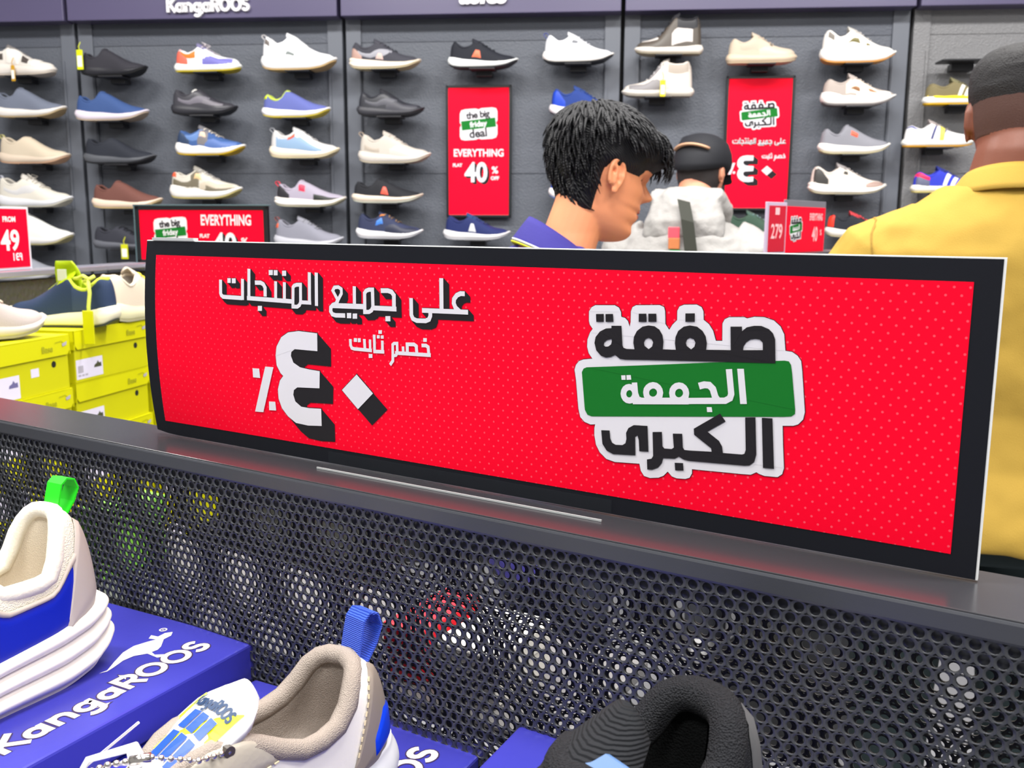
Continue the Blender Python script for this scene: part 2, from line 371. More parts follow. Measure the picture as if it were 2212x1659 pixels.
# back wall with its bays; local x runs along the wall, y into the wall
WALLGREY = mat('wall_panel_grey', (88, 92, 101), .55, bump=('vor', 170, .35, .004), vary=.05, vscale=2)
WALLGREY2 = mat('wall_panel_upper_grey', (80, 84, 94), .55, bump=('vor', 170, .35, .004))
HEADER = mat('header_purple_grey', (84, 78, 108), .3)
POST = mat('post_grey', (98, 102, 111), .45)
GAP = mat('gap_black', (14, 14, 17), .8)
def wall_empty(): return None
def W(s, out, z):
    """a point on the wall: s along it, out in front of it"""
    return (math.cos(WALL_A) * s + math.sin(WALL_A) * out, WALL_Y + math.sin(WALL_A) * s - math.cos(WALL_A) * out, z)
def on_wall(g_name, g, m, **k):
    return struct(g_name, g, m, loc=(0, WALL_Y, 0), rotz=WALL_A, **k)

on_wall('wall_back', G().box((0, .09, CEIL_Z / 2), (8.6, .1, CEIL_Z)), GAP)
EDGES = [-4.0, -2.915, -1.806, -.680, .424, 1.502, 2.6, 3.7]
WALLLIGHT = mat('wall_panel_light_grey', (124, 124, 126), .55, bump=('vor', 170, .5, .004), vary=.05, vscale=2)
for i in range(len(EDGES) - 1):
    a, b = EDGES[i] + .008, EDGES[i + 1] - .008
    c, w = (a + b) / 2, b - a
    mm = WALLLIGHT if i >= 5 else WALLGREY
    g = G(); g.box((c, .02, .9), (w - .12, .04, 1.5)); g.box((c, .02, 1.911), (w - .12, .04, .494), bev=.002)
    g.box((c, .012, 1.657), (w - .12, .03, .018), bev=.002)
    on_wall('trim_%d' % (4 * i + 1), g, mm)
    on_wall('trim_%d' % (4 * i + 2), G().box((c, .018, 2.212), (w - .12, .04, .107), bev=.001), WALLLIGHT if i >= 5 else WALLGREY2)
    on_wall('trim_%d' % (4 * i + 3), G().box((c, -.02, 2.515), (w, .12, .54), bev=.003), HEADER)
    g = G()
    for sx in (a + .03, b - .03):
        g.box((sx, .016, 1.13), (.061, .052, 2.25), bev=.002)
        g.box((sx + (.022 if sx < c else -.022), -.012, 1.8), (.008, .006, .6))
    on_wall('trim_%d' % (4 * i + 4), g, mm if i >= 5 else POST)
on_wall('baseboard_back', G().box((0, .01, .06), (7.6, .06, .12)), BLACK)
# ------------------------------------------------------------------ shoes
PLAN = [(0, 0), (.006, .012), (.02, .0195), (.05, .0265), (.1, .0305), (.2, .0325), (.38, .0310), (.5, .033), (.62, .039), (.74, .0435), (.84, .041), (.92, .0325), (.965, .022), (.99, .0115), (1, 0)]
STY = {
 'runner': dict(st=[(0, .048), (.1, .043), (.35, .036), (.6, .028), (.8, .026), (.93, .033), (1, .043)], sb=[(0, .016), (.08, .004), (.2, 0), (.65, 0), (.82, .006), (1, .030)],
                h=[(0, .100), (.05, .106), (.12, .096), (.22, .082), (.31, .088), (.40, .106), (.46, .105), (.55, .090), (.66, .072), (.8, .057), (.92, .051), (.98, .043), (1, .037)], op=(.03, .45, .029)),
 'slipon': dict(st=[(0, .042), (.1, .039), (.35, .034), (.6, .028), (.8, .027), (.93, .034), (1, .044)], sb=[(0, .014), (.08, .004), (.2, 0), (.62, 0), (.82, .007), (1, .032)],
                h=[(0, .086), (.05, .092), (.12, .080), (.22, .070), (.30, .078), (.38, .108), (.42, .106), (.55, .088), (.66, .072), (.8, .057), (.92, .050), (.98, .044), (1, .038)], op=(.03, .40, .029)),
 'retro': dict(st=[(0, .052), (.1, .051), (.22, .047), (.28, .040), (.36, .043), (.5, .034), (.6, .031), (.8, .032), (.93, .038), (1, .046)], sb=[(0, .014), (.08, .003), (.2, 0), (.65, 0), (.82, .008), (1, .034)],
               h=[(0, .092), (.05, .098), (.12, .090), (.22, .082), (.32, .092), (.40, .107), (.46, .104), (.55, .090), (.66, .074), (.8, .062), (.92, .055), (.98, .047), (1, .040)], op=(.03, .45, .028)),
 'low': dict(st=[(0, .034), (.5, .030), (.8, .029), (1, .032)], sb=[(0, .004), (.05, 0), (.75, 0), (.9, .004), (1, .014)],
             h=[(0, .082), (.05, .088), (.12, .080), (.22, .072), (.32, .082), (.40, .100), (.46, .098), (.55, .084), (.66, .068), (.8, .058), (.92, .053), (.98, .044), (1, .034)], op=(.03, .45, .028)),
 'hitop': dict(st=[(0, .036), (.5, .030), (.8, .028), (1, .032)], sb=[(0, .006), (.05, 0), (.75, 0), (.9, .004), (1, .014)],
               h=[(0, .140), (.05, .148), (.14, .138), (.25, .136), (.34, .142), (.42, .152), (.47, .140), (.56, .104), (.66, .074), (.8, .060), (.92, .054), (.98, .045), (1, .035)], op=(.03, .44, .034)),
 'sandal': dict(st=[(0, .050), (.3, .046), (.6, .036), (.9, .030), (1, .032)], sb=[(0, .006), (.05, 0), (.75, 0), (.9, .004), (1, .014)],
               h=[(0, .094), (.05, .098), (.14, .084), (.3, .084), (.38, .098), (.44, .098), (.58, .080), (.7, .062), (.85, .052), (.95, .046), (1, .038)], op=(.03, .45, .03)),
}
FAB = {}
def fabric(rgb, rough=.75, b='noise', scale=420, st=.25):
    return mat('fabric_%d_%d_%d_%s' % (*rgb, b), rgb, rough, bump=(b, scale, st, .002), spec=.3)
def rubber(rgb): return mat('rubber_%d_%d_%d' % rgb, rgb, .45, spec=.4)
def leather(rgb): return mat('leather_%d_%d_%d' % rgb, rgb, .42, bump=('vor', 300, .12, .001))

class Shoe:
    def __init__(s, style='runner', L=.275, wf=1.0, hf=1.0, nT=34, nV=9, **over):
        d = dict(STY[style]); d.update(over)
        s.d = d; s.L = L; s.k = L / .28; s.wf = wf * s.k; s.hf = hf * s.k; s.nV = nV
        s.ts = [.5 - .5 * math.cos(math.pi * (i / (nT - 1))) for i in range(nT)]
        s.tbl = {}
    def q(s, key, t): return pchip(s.d[key], t)
    def soletop(s, t): return s.q('st', t) * s.hf
    def solebot(s, t): return s.q('sb', t) * s.hf
    def h(s, t): return s.q('h', t) * s.hf
    def op(s, t):
        if 'opf' in s.d: return max(0.0, pchip(s.d['opf'], t)) * s.wf if s.d['op'][0] < t < s.d['op'][1] else 0.0
        a, b, o = s.d['op']
        if t <= a or t >= b: return 0.0
        q = ((t - a) / (b - a)) ** .8
        return o * s.wf * math.sin(math.pi * q) ** .55
    def xx(s, t, up=True):
        return (s.L * (.018 + .967 * t) if up else s.L * t) - s.L / 2
    def pt(s, t, v):
        """outer surface of the upper; v 0 at the sole, 1 at the top line"""
        wu = pchip(PLAN, t) * s.wf * s.d.get('uw', 1.0); o = min(s.op(t), wu * .93)
        e = .42 + .5 * min(1, max(0, (t - .3) / .5))
        ph = v * math.pi / 2
        z0 = s.soletop(t) - .006
        y = o + (wu - o) * math.cos(ph) ** e if v < 1 else o
        z = z0 + (s.h(t) - z0) * math.sin(ph) ** .92
        x = s.xx(t) + max(0, 1 - t * 6) * s.d.get('lean', .010) * (v ** 1.5)
        return Vector((x, y, z))
    def upper(s, m, parent, name='upper'):
        g = G(); n = s.nV + 1; rows = []
        for t in s.ts:
            left = [s.pt(t, i / s.nV) for i in range(n)]
            rows.append((left, [Vector((p.x, -p.y, p.z)) for p in left]))
        for side in (0, 1):
            v = [p for r in rows for p in r[side]]; f = []
            for i in range(len(rows) - 1):
                for k in range(n - 1):
                    q = (i * n + k, (i + 1) * n + k, (i + 1) * n + k + 1, i * n + k + 1)
                    f.append(q if side == 1 else q[::-1])
            g.add(v, f)
        return g.make(name, m, parent, True, merge=.0002)
    def rim(s, dz=0.0, dy=0.0, n=20):
        a, b, _ = s.d['op']
        T = [a + (b - a) * (.5 - .5 * math.cos(math.pi * i / n)) for i in range(n + 1)]
        top = []
        for t in T:
            p = s.pt(t, 1.0); top.append(Vector((p.x, max(0, p.y + dy), p.z + dz)))
        return T, top
    def lining(s, m, parent):
        T, top = s.rim(n=24)
        rows = []
        for t, p in zip(T, top):
            wu = pchip(PLAN, t) * s.wf * .86
            zi = s.soletop(t) + .004; zm = (p.z + zi) / 2
            y = p.y
            row = [Vector((p.x, y, p.z)), Vector((p.x, max(0, y - .003), p.z - .006)), Vector((p.x, min(wu, y * 1.0 + .001), zm)), Vector((p.x, min(wu, y * 1.08 + .004), zi + .008)), Vector((p.x, min(wu, y + .003) * .8, zi)), Vector((p.x, 0, zi))]
            rows.append(row)
        g = G(); n = 6
        for sd in (1, -1):
            v = [Vector((p.x, p.y * sd, p.z)) for r in rows for p in r]; f = []
            for i in range(len(rows) - 1):
                for k in range(n - 1):
                    q = (i * n + k, i * n + k + 1, (i + 1) * n + k + 1, (i + 1) * n + k)
                    f.append(q if sd == 1 else q[::-1])
            g.add(v, f)
        g.make('lining', m, parent, True, merge=.0002)
    def collar(s, m, parent, r=.0045, name='collar', dz=-.001):
        T, top = s.rim(dz=dz, n=18)
        path = top[:] + [Vector((p.x, -p.y, p.z)) for p in top[-2:0:-1]]
        return G().tube(path, r, 8, True).make(name, m, parent, True)
    def sole(s, m, parent, ribs=0, name='midsole', rows=7, flare=.0045):
        rings = []
        for t in s.ts:
            w = pchip(PLAN, t) * s.wf
            zb, zt = s.solebot(t) + .004, s.soletop(t)
            side = []
            for r in range(rows + 1):
                q = r / rows
                b = flare * math.sin(math.pi * min(1, q * 1.05 + .03)) if not ribs else flare * (.35 + .9 * abs(math.sin(math.pi * ribs * q)) - .5 * q)
                ww = (w * (.96 + .02 * q) + b) if w > 0 else 0
                xo = s.xx(t, False)
                if t < .06: xo -= b * (1 - t / .06)
                if t > .95: xo += b * (t - .95) / .05
                side.append(Vector((xo, ww, zb + (zt - zb) * q)))
            rings.append(side + [Vector((p.x, -p.y, p.z)) for p in side[::-1]])
        return G().loft(rings, True).make(name, m, parent, True, merge=.0002, recalc=True)
    def outsole(s, m, parent, th=.005, lift=None):
        rings = []
        for t in s.ts:
            w = pchip(PLAN, t) * s.wf * .975 + (.001 if 0 < t < 1 else 0)
            z = s.solebot(t); l = th
            x = s.xx(t, False)
            rings.append([Vector((x, w * .97, z)), Vector((x, w, z + l)), Vector((x, -w, z + l)), Vector((x, -w * .97, z))])
        return G().loft(rings, True).make('outsole', m, parent, False, merge=.0002, recalc=True)
    def patch(s, quad, m, parent, name='overlay', off=.0012, sides=(1,), n=(8, 4)):
        """thin overlay sewn on the upper: four (t, v) corners or a list of top/bottom pairs"""
        g = G()
        for sd in sides:
            v = []; f = []
            for i in range(n[0] + 1):
                for k in range(n[1] + 1):
                    a, b = i / n[0], k / n[1]
                    if len(quad[0]) == 2:
                        t = (1 - a) * ((1 - b) * quad[0][0] + b * quad[3][0]) + a * ((1 - b) * quad[1][0] + b * quad[2][0])
                        w = (1 - a) * ((1 - b) * quad[0][1] + b * quad[3][1]) + a * ((1 - b) * quad[1][1] + b * quad[2][1])
                    else:                                   # [(t, v_low, v_high), ...]
                        tt = [p[0] for p in quad]
                        t = tt[0] + (tt[-1] - tt[0]) * a
                        lo = float(np.interp(t, tt, [p[1] for p in quad])); hi = float(np.interp(t, tt, [p[2] for p in quad]))
                        w = lo + (hi - lo) * b
                    p = s.pt(t, w)
                    du = s.pt(min(1, t + .01), w) - s.pt(max(0, t - .01), w); dv = s.pt(t, min(1, w + .02)) - s.pt(t, max(0, w - .02))
                    nn = dv.cross(du)
                    nn = nn.normalized() if nn.length > 1e-9 else Vector((0, 1, 0))
                    if nn.y < 0 and w < .9: nn = -nn
                    if nn.z < -.2: nn = -nn
                    edge = i in (0, n[0]) or k in (0, n[1])
                    p = p + nn * (off * (.2 if edge else 1))
                    v.append(Vector((p.x, p.y * sd, p.z)))
            c = n[1] + 1
            for i in range(n[0]):
                for k in range(n[1]):
                    q = (i * c + k, (i + 1) * c + k, (i + 1) * c + k + 1, i * c + k + 1)
                    f.append(q[::-1] if sd == 1 else q)
            g.add(v, f)
        return g.make(name, m, parent, True)
    def tongue(s, m, parent, t0=.34, t1=.62, rise=.016, w=.026, name='tongue'):
        rows = []; N = 10
        for i in range(N + 1):
            t = t0 + (t1 - t0) * i / N
            tt = max(t, .41)
            z = s.h(tt) + .003 + rise * s.k * max(0, 1 - i / (N * .55)) ** 1.3
            ww = w * s.k * (1 - .3 * (i / N)) * min(1, .62 + i * .16)
            x = s.xx(t)
            up_ = []; dn = []
            for j in range(7):
                a = (j / 6 - .5) * 2
                drop = .014 * s.k * a * a
                up_.append(Vector((x, a * ww, z - drop))); dn.append(Vector((x + .001, a * ww * .96, z - drop - .006)))
            rows.append(up_ + dn[::-1])
        return G().loft(rows).make(name, m, parent, True)
    def laces(s, m, parent, t0=.45, t1=.66, n=5, r=.0026, bow=False):
        g = G()
        for i in range(n):
            t = t0 + (t1 - t0) * i / (n - 1)
            path = []
            for k in range(13):
                v = .70 + .30 * min(1, (k if k <= 6 else 12 - k) / 6)
                sd = 1 if k <= 6 else -1
                tt = t + .012 * (k - 6) / 6 * (1 if i % 2 else -1)
                p = s.pt(tt, v)
                path.append(Vector((p.x, p.y * sd, p.z + .0035)))
            g.tube(path, r * s.k, 6, flat=.7)
        if bow:
            p = s.pt(t0, 1.0)
            for sd in (1, -1):
                g.tube([(p.x, 0, p.z + .006), (p.x - .004, sd * .014, p.z + .018), (p.x + .014, sd * .026, p.z + .010), (p.x + .012, sd * .012, p.z + .004), (p.x, 0, p.z + .006)], .002 * s.k, 6)
        return g.make('laces', m, parent, True)
    def pull_tab(s, m, parent, size=.016, w=.007):
        p = s.pt(.02, 1.0)
        path = [(p.x + .003, 0, p.z - .006), (p.x - .001, 0, p.z + size * .45), (p.x - .004, 0, p.z + size * .85), (p.x - .009, 0, p.z + size * 1.0), (p.x - .016, 0, p.z + size * .92), (p.x - .019, 0, p.z + size * .62), (p.x - .014, 0, p.z + size * .22), (p.x - .006, 0, p.z - .004), (p.x - .005, 0, p.z - .016)]
        g = G()
        v = []; f = []
        for q in path:
            v += [(q[0], w, q[2]), (q[0], -w, q[2])]
        for i in range(len(path) - 1): f.append((2 * i, 2 * i + 1, 2 * i + 3, 2 * i + 2))
        g.add(v, f)
        o = g.make('pull_tab', m, parent)
        md = o.modifiers.new('thickness', 'SOLIDIFY'); md.thickness = .0014; md.offset = 0
        return o

def hang_tag(root, at, rgb, body, lab=(235, 235, 225), strap=True):
    """a tag hanging on the shoe's outer side; at = (x, y, z) of its top"""
    x, y, z = at
    g = G()
    if strap: g.tube([(x + .004, y + .004, z + .030), (x - .002, y - .001, z + .012), (x, y, z)], .0016, 6)
    g.box((x, y, z - body[1] / 2), (body[0], .003, body[1]), bev=.0012)
    t = g.make('swing_tag', mat('tag_%d_%d_%d' % rgb, rgb, .4), root)
    if lab: G().box((x, y + math.copysign(.0022, y), z - body[1] * .58), (body[0] * .72, .001, body[1] * .55)).make('tag_print', mat('tag_paper', lab, .6), t)
    t['label'] = 'swing tag hanging on the shoe'

def build_shoe(name, label, cat, loc, rotz, style='runner', L=.275, up=(90, 90, 90), sole=(235, 232, 225), out=None, line=(60, 60, 66), col=None, lace=None, tong=None, acc=(), tab=None, hf=1.0, tag_=None, ribs=0, leath=False, bow=False, group='shoes on the display wall', nT=30, nV=8, sides=(1,)):
    t = thing(name, label, cat, loc, rotz, group)
    s = Shoe(style, L, hf=hf, nT=nT, nV=nV)
    um = leather(up) if leath else fabric(up)
    s.upper(um, t)
    s.lining(fabric(line, .9), t)
    s.collar(fabric(col or up, .85), t)
    s.sole(rubber(sole), t, ribs)
    s.outsole(rubber(out or tuple(int(c * .8) for c in sole)), t)
    if tong: s.tongue(fabric(tong), t)
    if lace: s.laces(fabric(lace), t, bow=bow)
    for a in acc:
        nm, rgb, quad = a[:3]
        s.patch(quad, mat('overlay_%d_%d_%d' % rgb, rgb, .5), t, nm, off=a[3] if len(a) > 3 else .0012, sides=sides)
    if tab: s.pull_tab(fabric(tab), t)
    if tag_: hang_tag(t, *tag_)
    return t

BRK = mat('bracket_black', (30, 30, 35), .4)
def bracket(loc, rotz, of, span=.10):
    t = thing('shoe_bracket', 'black wall bracket holding up the ' + of, 'bracket', loc, rotz, 'shoe brackets on the display wall')
    G().box((0, 0, -.003), (span, .08, .005), bev=.0015).make('plate', BRK, t)
    G().box((0, .045, -.014), (span * .62, .05, .020), bev=.002).make('arm', BRK, t)
    return t

# overlay shortcuts in (length, height) of the upper
HEEL = [(.0, .02, .8), (.12, .02, .78), (.22, .02, .30)]
HEELTAB = [(.0, .6, 1.0), (.07, .6, 1.0)]
TOE = [(.72, .02, .25), (.84, .02, .62), (.97, .02, .7)]
MUD = [(.45, .02, .2), (.6, .02, .5), (.72, .02, .42), (.86, .02, .62), (.98, .02, .66)]
QUART = [(.16, .30, .85), (.34, .25, .92), (.44, .15, .95)]
LOGO = [(.36, .34), (.48, .34), (.45, .62), (.39, .62)]
EYE = [(.42, .62, .97), (.52, .60, .93), (.64, .62, .9)]
SWOOP = [(.12, .25, .42), (.3, .12, .34), (.5, .2, .5), (.62, .5, .72)]
def stripes(rgb, t0=.40, dt=.075, n=3, w=.034, lean=.05):
    return [('side_stripe', rgb, [(t0 + i * dt, .06), (t0 + i * dt + w, .06), (t0 + i * dt + w + lean, .72), (t0 + i * dt + lean, .72)]) for i in range(n)]
WHITE, CREAM, GUM = (238, 236, 232), (232, 220, 196), (190, 140, 80)

# (s along wall, z of the sole, facing, short key, label, style, settings)
WALL = [
 (-2.011, 2.032, 1, 'white strap sandal', 'chunky white strap sandal with dangling tags, top of the far left column', 'sandal', dict(L=.298, up=(216, 210, 202), sole=(222, 214, 206), out=(196, 184, 170), line=(110, 108, 108), tong=(128, 124, 122), acc=[('strap', (232, 226, 218), [(.36, .05, .98), (.46, .05, .98), (.56, .05, .98)], .005), ('strap', (228, 222, 214), [(.74, .05, .98), (.86, .05, .98)], .005), ('side_window', (70, 62, 58), [(.16, .25, .7), (.32, .2, .66)]), ('side_window', (70, 62, 58), [(.60, .2, .7), (.70, .2, .62)])], tag_=((.0, -.052, .035), (196, 148, 30), (.016, .062)))),
 (-1.980, 1.867, 1, 'slate slip-on with thick white sole', 'slate grey knit slip-on with thick white sole, second from top in the far left column', 'slipon', dict(L=.302, up=(108, 114, 130), sole=(228, 222, 216), out=(180, 158, 120), line=(44, 44, 46))),
 (-1.976, 1.683, 1, 'all-beige knit runner', 'all beige knit running shoe with beige sole and pointed heel tab', 'runner', dict(L=.298, up=(205, 190, 168), sole=(214, 196, 176), out=(205, 165, 135), line=(150, 140, 125), tab=(196, 190, 130), hf=.93)),
 (-1.988, 1.507, 1, 'off-white laced runner', 'off-white laced runner with pull tab, fourth from top in the far left column', 'runner', dict(L=.317, up=(218, 212, 200), sole=(222, 222, 226), out=(200, 196, 180), line=(140, 136, 130), lace=(214, 208, 198), tong=(205, 200, 192), tab=(190, 192, 205), acc=[('overlay', (208, 206, 206), SWOOP)], bow=True, hf=.97)),
 (-1.994, 1.352, 1, 'white shoe half behind the red price sign', 'plain white shoe half hidden by the red price sign at the left edge', 'slipon', dict(L=.313, up=(236, 236, 232), sole=(232, 228, 226), out=(190, 180, 130), line=(120, 122, 130), hf=1.05)),
 (-2.054, 1.205, 1, 'pale grey shoe low beside the red price sign', 'pale grey shoe whose toe shows just below the red price sign at the left', 'slipon', dict(L=.301, up=(150, 152, 162), sole=(200, 200, 205), line=(90, 90, 95))),
 (-1.610, 2.026, 1, 'black slip-on with yellow tag', 'all black slip-on with a bright yellow tag on its heel, top row', 'slipon', dict(L=.272, up=(48, 47, 54), sole=(38, 38, 44), out=(18, 18, 20), line=(20, 20, 22), tag_=((-.118, -.045, .098), (214, 222, 0), (.026, .076)))),
 (-1.629, 1.852, 1, 'navy slip-on with white sole', 'navy blue knit slip-on on a pale cushioned sole', 'slipon', dict(L=.303, up=(58, 82, 132), sole=(224, 214, 226), out=(190, 170, 150), line=(36, 44, 62), hf=.97)),
 (-1.607, 1.681, 1, 'black runner with grey sole', 'black low trainer with smoky grey sole, second column third row', 'runner', dict(L=.298, up=(40, 43, 52), sole=(84, 86, 92), out=(24, 24, 28), line=(24, 25, 30), hf=.88)),
 (-1.587, 1.503, 1, 'brown slip-on with cream sole', 'reddish brown slip-on on a cream sole with round vents', 'slipon', dict(L=.292, up=(112, 72, 64), sole=(236, 212, 190), out=(205, 180, 130), line=(46, 26, 24), acc=[], hf=.97)),
 (-1.605, 1.338, 1, 'black laced shoe with hanging yellow tag', 'black shoe with a yellow tag hanging from its toe, left of the red board', 'runner', dict(L=.272, up=(52, 53, 62), sole=(96, 98, 106), out=(60, 62, 68), line=(22, 22, 26), lace=(40, 40, 46), tag_=((.02, -.055, .020), (204, 206, 20), (.030, .060)), hf=.85)),
 (-1.215, 2.038, 1, 'white orange and violet runner', 'white running shoe with orange heel and violet toe, loop of white lace on top', 'low', dict(L=.268, up=(236, 236, 238), sole=(246, 246, 240), out=(190, 170, 30), line=(50, 56, 110), lace=(215, 205, 208), tong=(120, 116, 150), bow=True, acc=[('heel_counter', (232, 104, 84), HEEL), ('quarter', (255, 112, 10), [(.10, .5, .95), (.24, .35, .98), (.34, .3, .98)]), ('toe_cap', (112, 108, 182), MUD), ('collar_trim', (240, 50, 70), [(.03, .88, 1.0), (.2, .9, 1.0), (.34, .9, 1.0)], .0022)])),
 (-1.238, 1.872, 1, 'glossy black ridged runner', 'glossy black ridged runner with a white lace toggle, under the orange-heeled shoe', 'runner', dict(L=.268, up=(58, 57, 64), sole=(46, 46, 52), out=(22, 22, 26), line=(26, 26, 30), acc=[('overlay', (108, 104, 114), SWOOP), ('overlay', (118, 114, 122), [(.5, .2, .45), (.66, .2, .5), (.84, .3, .52)]), ('lace_toggle', (220, 218, 214), [(.34, .8), (.40, .8), (.42, .98), (.36, .98)], .004)], leath=True, hf=.95)),
 (-1.220, 1.715, 1, 'blue retro runner with cream laces', 'blue suede retro runner with cream laces and tall white sole', 'retro', dict(L=.284, up=(62, 92, 146), sole=(244, 240, 236), out=(200, 165, 20), line=(24, 28, 40), lace=(224, 214, 200), tong=(110, 108, 112), acc=[('quarter', (118, 114, 116), [(.34, .05, .9), (.5, .05, .9)]), ('quarter', (96, 130, 186), QUART), ('toe_cap', (84, 112, 172), MUD), ('side_logo', (232, 198, 170), LOGO, .002), ('heel_counter', (44, 62, 92), HEEL)], hf=.95)),
 (-1.247, 1.543, 1, 'khaki retro runner with orange heel', 'khaki and bone retro runner with an orange heel tab', 'retro', dict(L=.296, up=(206, 200, 188), sole=(238, 234, 230), out=(195, 180, 110), line=(120, 112, 104), lace=(196, 192, 190), tong=(150, 146, 138), acc=[('overlay', (112, 104, 86), [(.02, .05, .4), (.2, .05, .3), (.36, .1, .4)]), ('overlay', (112, 104, 86), [(.32, .05, .75), (.44, .05, .85)]), ('toe_cap', (196, 184, 164), MUD), ('overlay', (122, 114, 96), [(.52, .02, .3), (.7, .02, .16), (.96, .02, .3)], .002), ('side_logo', (226, 188, 140), LOGO, .0026), ('heel_tab', (255, 98, 60), [(0, .5, 1.0), (.10, .5, 1.0)], .0025)])),
 (-0.841, 2.040, 1, 'plain white training shoe', 'all white training shoe with grey heel window and gum-edged sole, right of the orange-heeled shoe', 'runner', dict(L=.299, up=(240, 240, 242), sole=(234, 232, 232), out=(196, 164, 110), line=(150, 146, 146), tong=(236, 236, 238), tab=(226, 222, 222), acc=[('heel_window', (108, 100, 96), [(.04, .45, .72), (.12, .42, .7)]), ('side_mark', (120, 128, 126), [(.34, .16), (.46, .12), (.47, .18), (.36, .26)])], hf=1.1)),
 (-0.859, 1.860, 1, 'violet-blue knit with lime collar', 'violet blue knit runner with lime green collar and thin white sole', 'slipon', dict(L=.273, up=(96, 104, 168), sole=(240, 236, 240), out=(200, 180, 60), line=(110, 130, 60), col=(190, 208, 84), acc=[('heel_patch', (218, 236, 0), [(.0, .5, .82), (.07, .5, .82)], .002)], hf=.97)),
 (-0.830, 1.703, 1, 'pale blue and white runner with cream sole', 'pale blue and white runner with small orange logo and cream sole', 'runner', dict(L=.280, up=(208, 205, 204), sole=(236, 220, 196), out=(214, 200, 160), line=(120, 120, 126), tong=(190, 188, 188), lace=(206, 204, 204), tab=(170, 172, 178), acc=[('overlay', (134, 162, 192), [(.1, .04, .5), (.3, .04, .6), (.55, .04, .42), (.8, .04, .2)]), ('eyestay', (240, 240, 240), EYE), ('side_logo', (222, 96, 72), [(.27, .48), (.38, .46), (.39, .66), (.29, .68)], .003)])),
 (-0.812, 1.513, 1, 'mauve-grey runner with red accents', 'mauve grey runner with red heel loop and red side logo on a white sole', 'slipon', dict(L=.288, up=(168, 160, 176), sole=(240, 232, 224), out=(196, 190, 160), line=(30, 28, 32), tab=(240, 70, 90), acc=[('heel_counter', (38, 36, 42), HEEL), ('side_logo', (232, 50, 82), [(.36, .3), (.45, .28), (.45, .56), (.36, .58)], .0025), ('mudguard', (34, 38, 34), [(.58, .02, .3), (.72, .02, .35), (.95, .02, .22)])], ribs=2, hf=.92)),
 (-0.823, 1.352, 1, 'grey runner with orange heel mark', 'dusty grey runner with small orange mark at the heel, above the big red sign edge', 'runner', dict(L=.282, up=(138, 138, 150), sole=(186, 186, 194), out=(150, 150, 156), line=(92, 92, 100), tong=(140, 140, 150), lace=(150, 150, 158), tab=(150, 84, 80), acc=[('heel_mark', (232, 104, 66), [(.0, .35, .6), (.06, .35, .6)], .002)])),
 (-0.496, 2.041, 1, 'black runner with cream wedge sole', 'black runner with pinkish heel and layered cream sole, top row', 'runner', dict(L=.277, up=(62, 62, 70), sole=(234, 220, 202), out=(205, 190, 150), line=(34, 34, 40), lace=(70, 70, 78), tong=(66, 66, 74), acc=[('heel_counter', (176, 142, 130), [(0, .02, .5), (.1, .02, .4), (.18, .02, .2)]), ('overlay', (150, 150, 158), SWOOP), ('side_logo', (208, 178, 168), [(.38, .08), (.50, .08), (.47, .3), (.42, .3)], .0025)], ribs=2, hf=.93)),
 (-0.477, 1.863, 1, 'shiny all-black runner', 'shiny all black runner with black sole, second row beside the red poster', 'runner', dict(L=.264, up=(44, 45, 52), sole=(58, 58, 64), out=(24, 24, 28), line=(20, 20, 24), acc=[('overlay', (82, 82, 90), SWOOP), ('overlay', (66, 66, 74), MUD)], tong=(40, 40, 46), leath=True, hf=.9)),
 (-0.464, 1.683, 1, 'sand coloured runner', 'sand beige laced runner with pale sole left of the red poster', 'runner', dict(L=.286, up=(196, 188, 178), sole=(206, 198, 190), out=(190, 180, 160), line=(150, 142, 134), tong=(188, 178, 168), lace=(190, 184, 176), tab=(200, 180, 160), acc=[('overlay', (206, 196, 188), MUD), ('overlay', (176, 164, 150), [(.08, .1, .3), (.3, .08, .26)])])),
 (-0.495, 1.529, 1, 'black runner with coral triangle', 'black low runner with a coral triangle on its side and speckled cream sole', 'slipon', dict(L=.283, up=(36, 37, 42), sole=(224, 208, 190), out=(196, 196, 180), line=(18, 18, 22), acc=[('side_logo', (240, 96, 76), [(.42, .1), (.54, .1), (.5, .42), (.46, .42)], .003)], hf=.86)),
 (-0.489, 1.388, 1, 'navy runner with striped white sole', 'navy runner with blue and orange streaks on its white sole', 'runner', dict(L=.267, up=(52, 58, 86), sole=(236, 234, 236), out=(190, 190, 196), line=(26, 28, 42), lace=(150, 120, 90), tong=(46, 52, 78), acc=[('side_logo', (70, 130, 220), [(.30, .3), (.42, .3), (.4, .6), (.32, .6)], .0025), ('tongue_mark', (232, 140, 60), [(.36, .8), (.44, .78), (.44, .92), (.38, .95)], .003), ('overlay', (40, 44, 66), MUD)], hf=.93)),
 (-0.110, 2.040, 1, 'black runner with orange diamond', 'black runner with a coral diamond and split white and black sole, above the English poster', 'runner', dict(L=.267, up=(34, 36, 44), sole=(238, 240, 238), out=(30, 30, 34), line=(24, 24, 30), lace=(44, 46, 54), tong=(40, 42, 50), acc=[('side_logo', (240, 118, 82), [(.34, .12), (.48, .1), (.46, .36), (.40, .38)], .003)], hf=.95)),
 (-0.135, 1.386, 1, 'navy runner below the poster', 'navy runner with white side logo and wavy white sole, below the English poster', 'runner', dict(L=.262, up=(34, 44, 96), sole=(230, 228, 230), out=(200, 200, 205), line=(20, 26, 50), lace=(40, 60, 110), tong=(30, 66, 110), acc=[('side_logo', (220, 222, 226), [(.38, .08), (.5, .08), (.46, .4), (.42, .4)], .003)], hf=.9)),
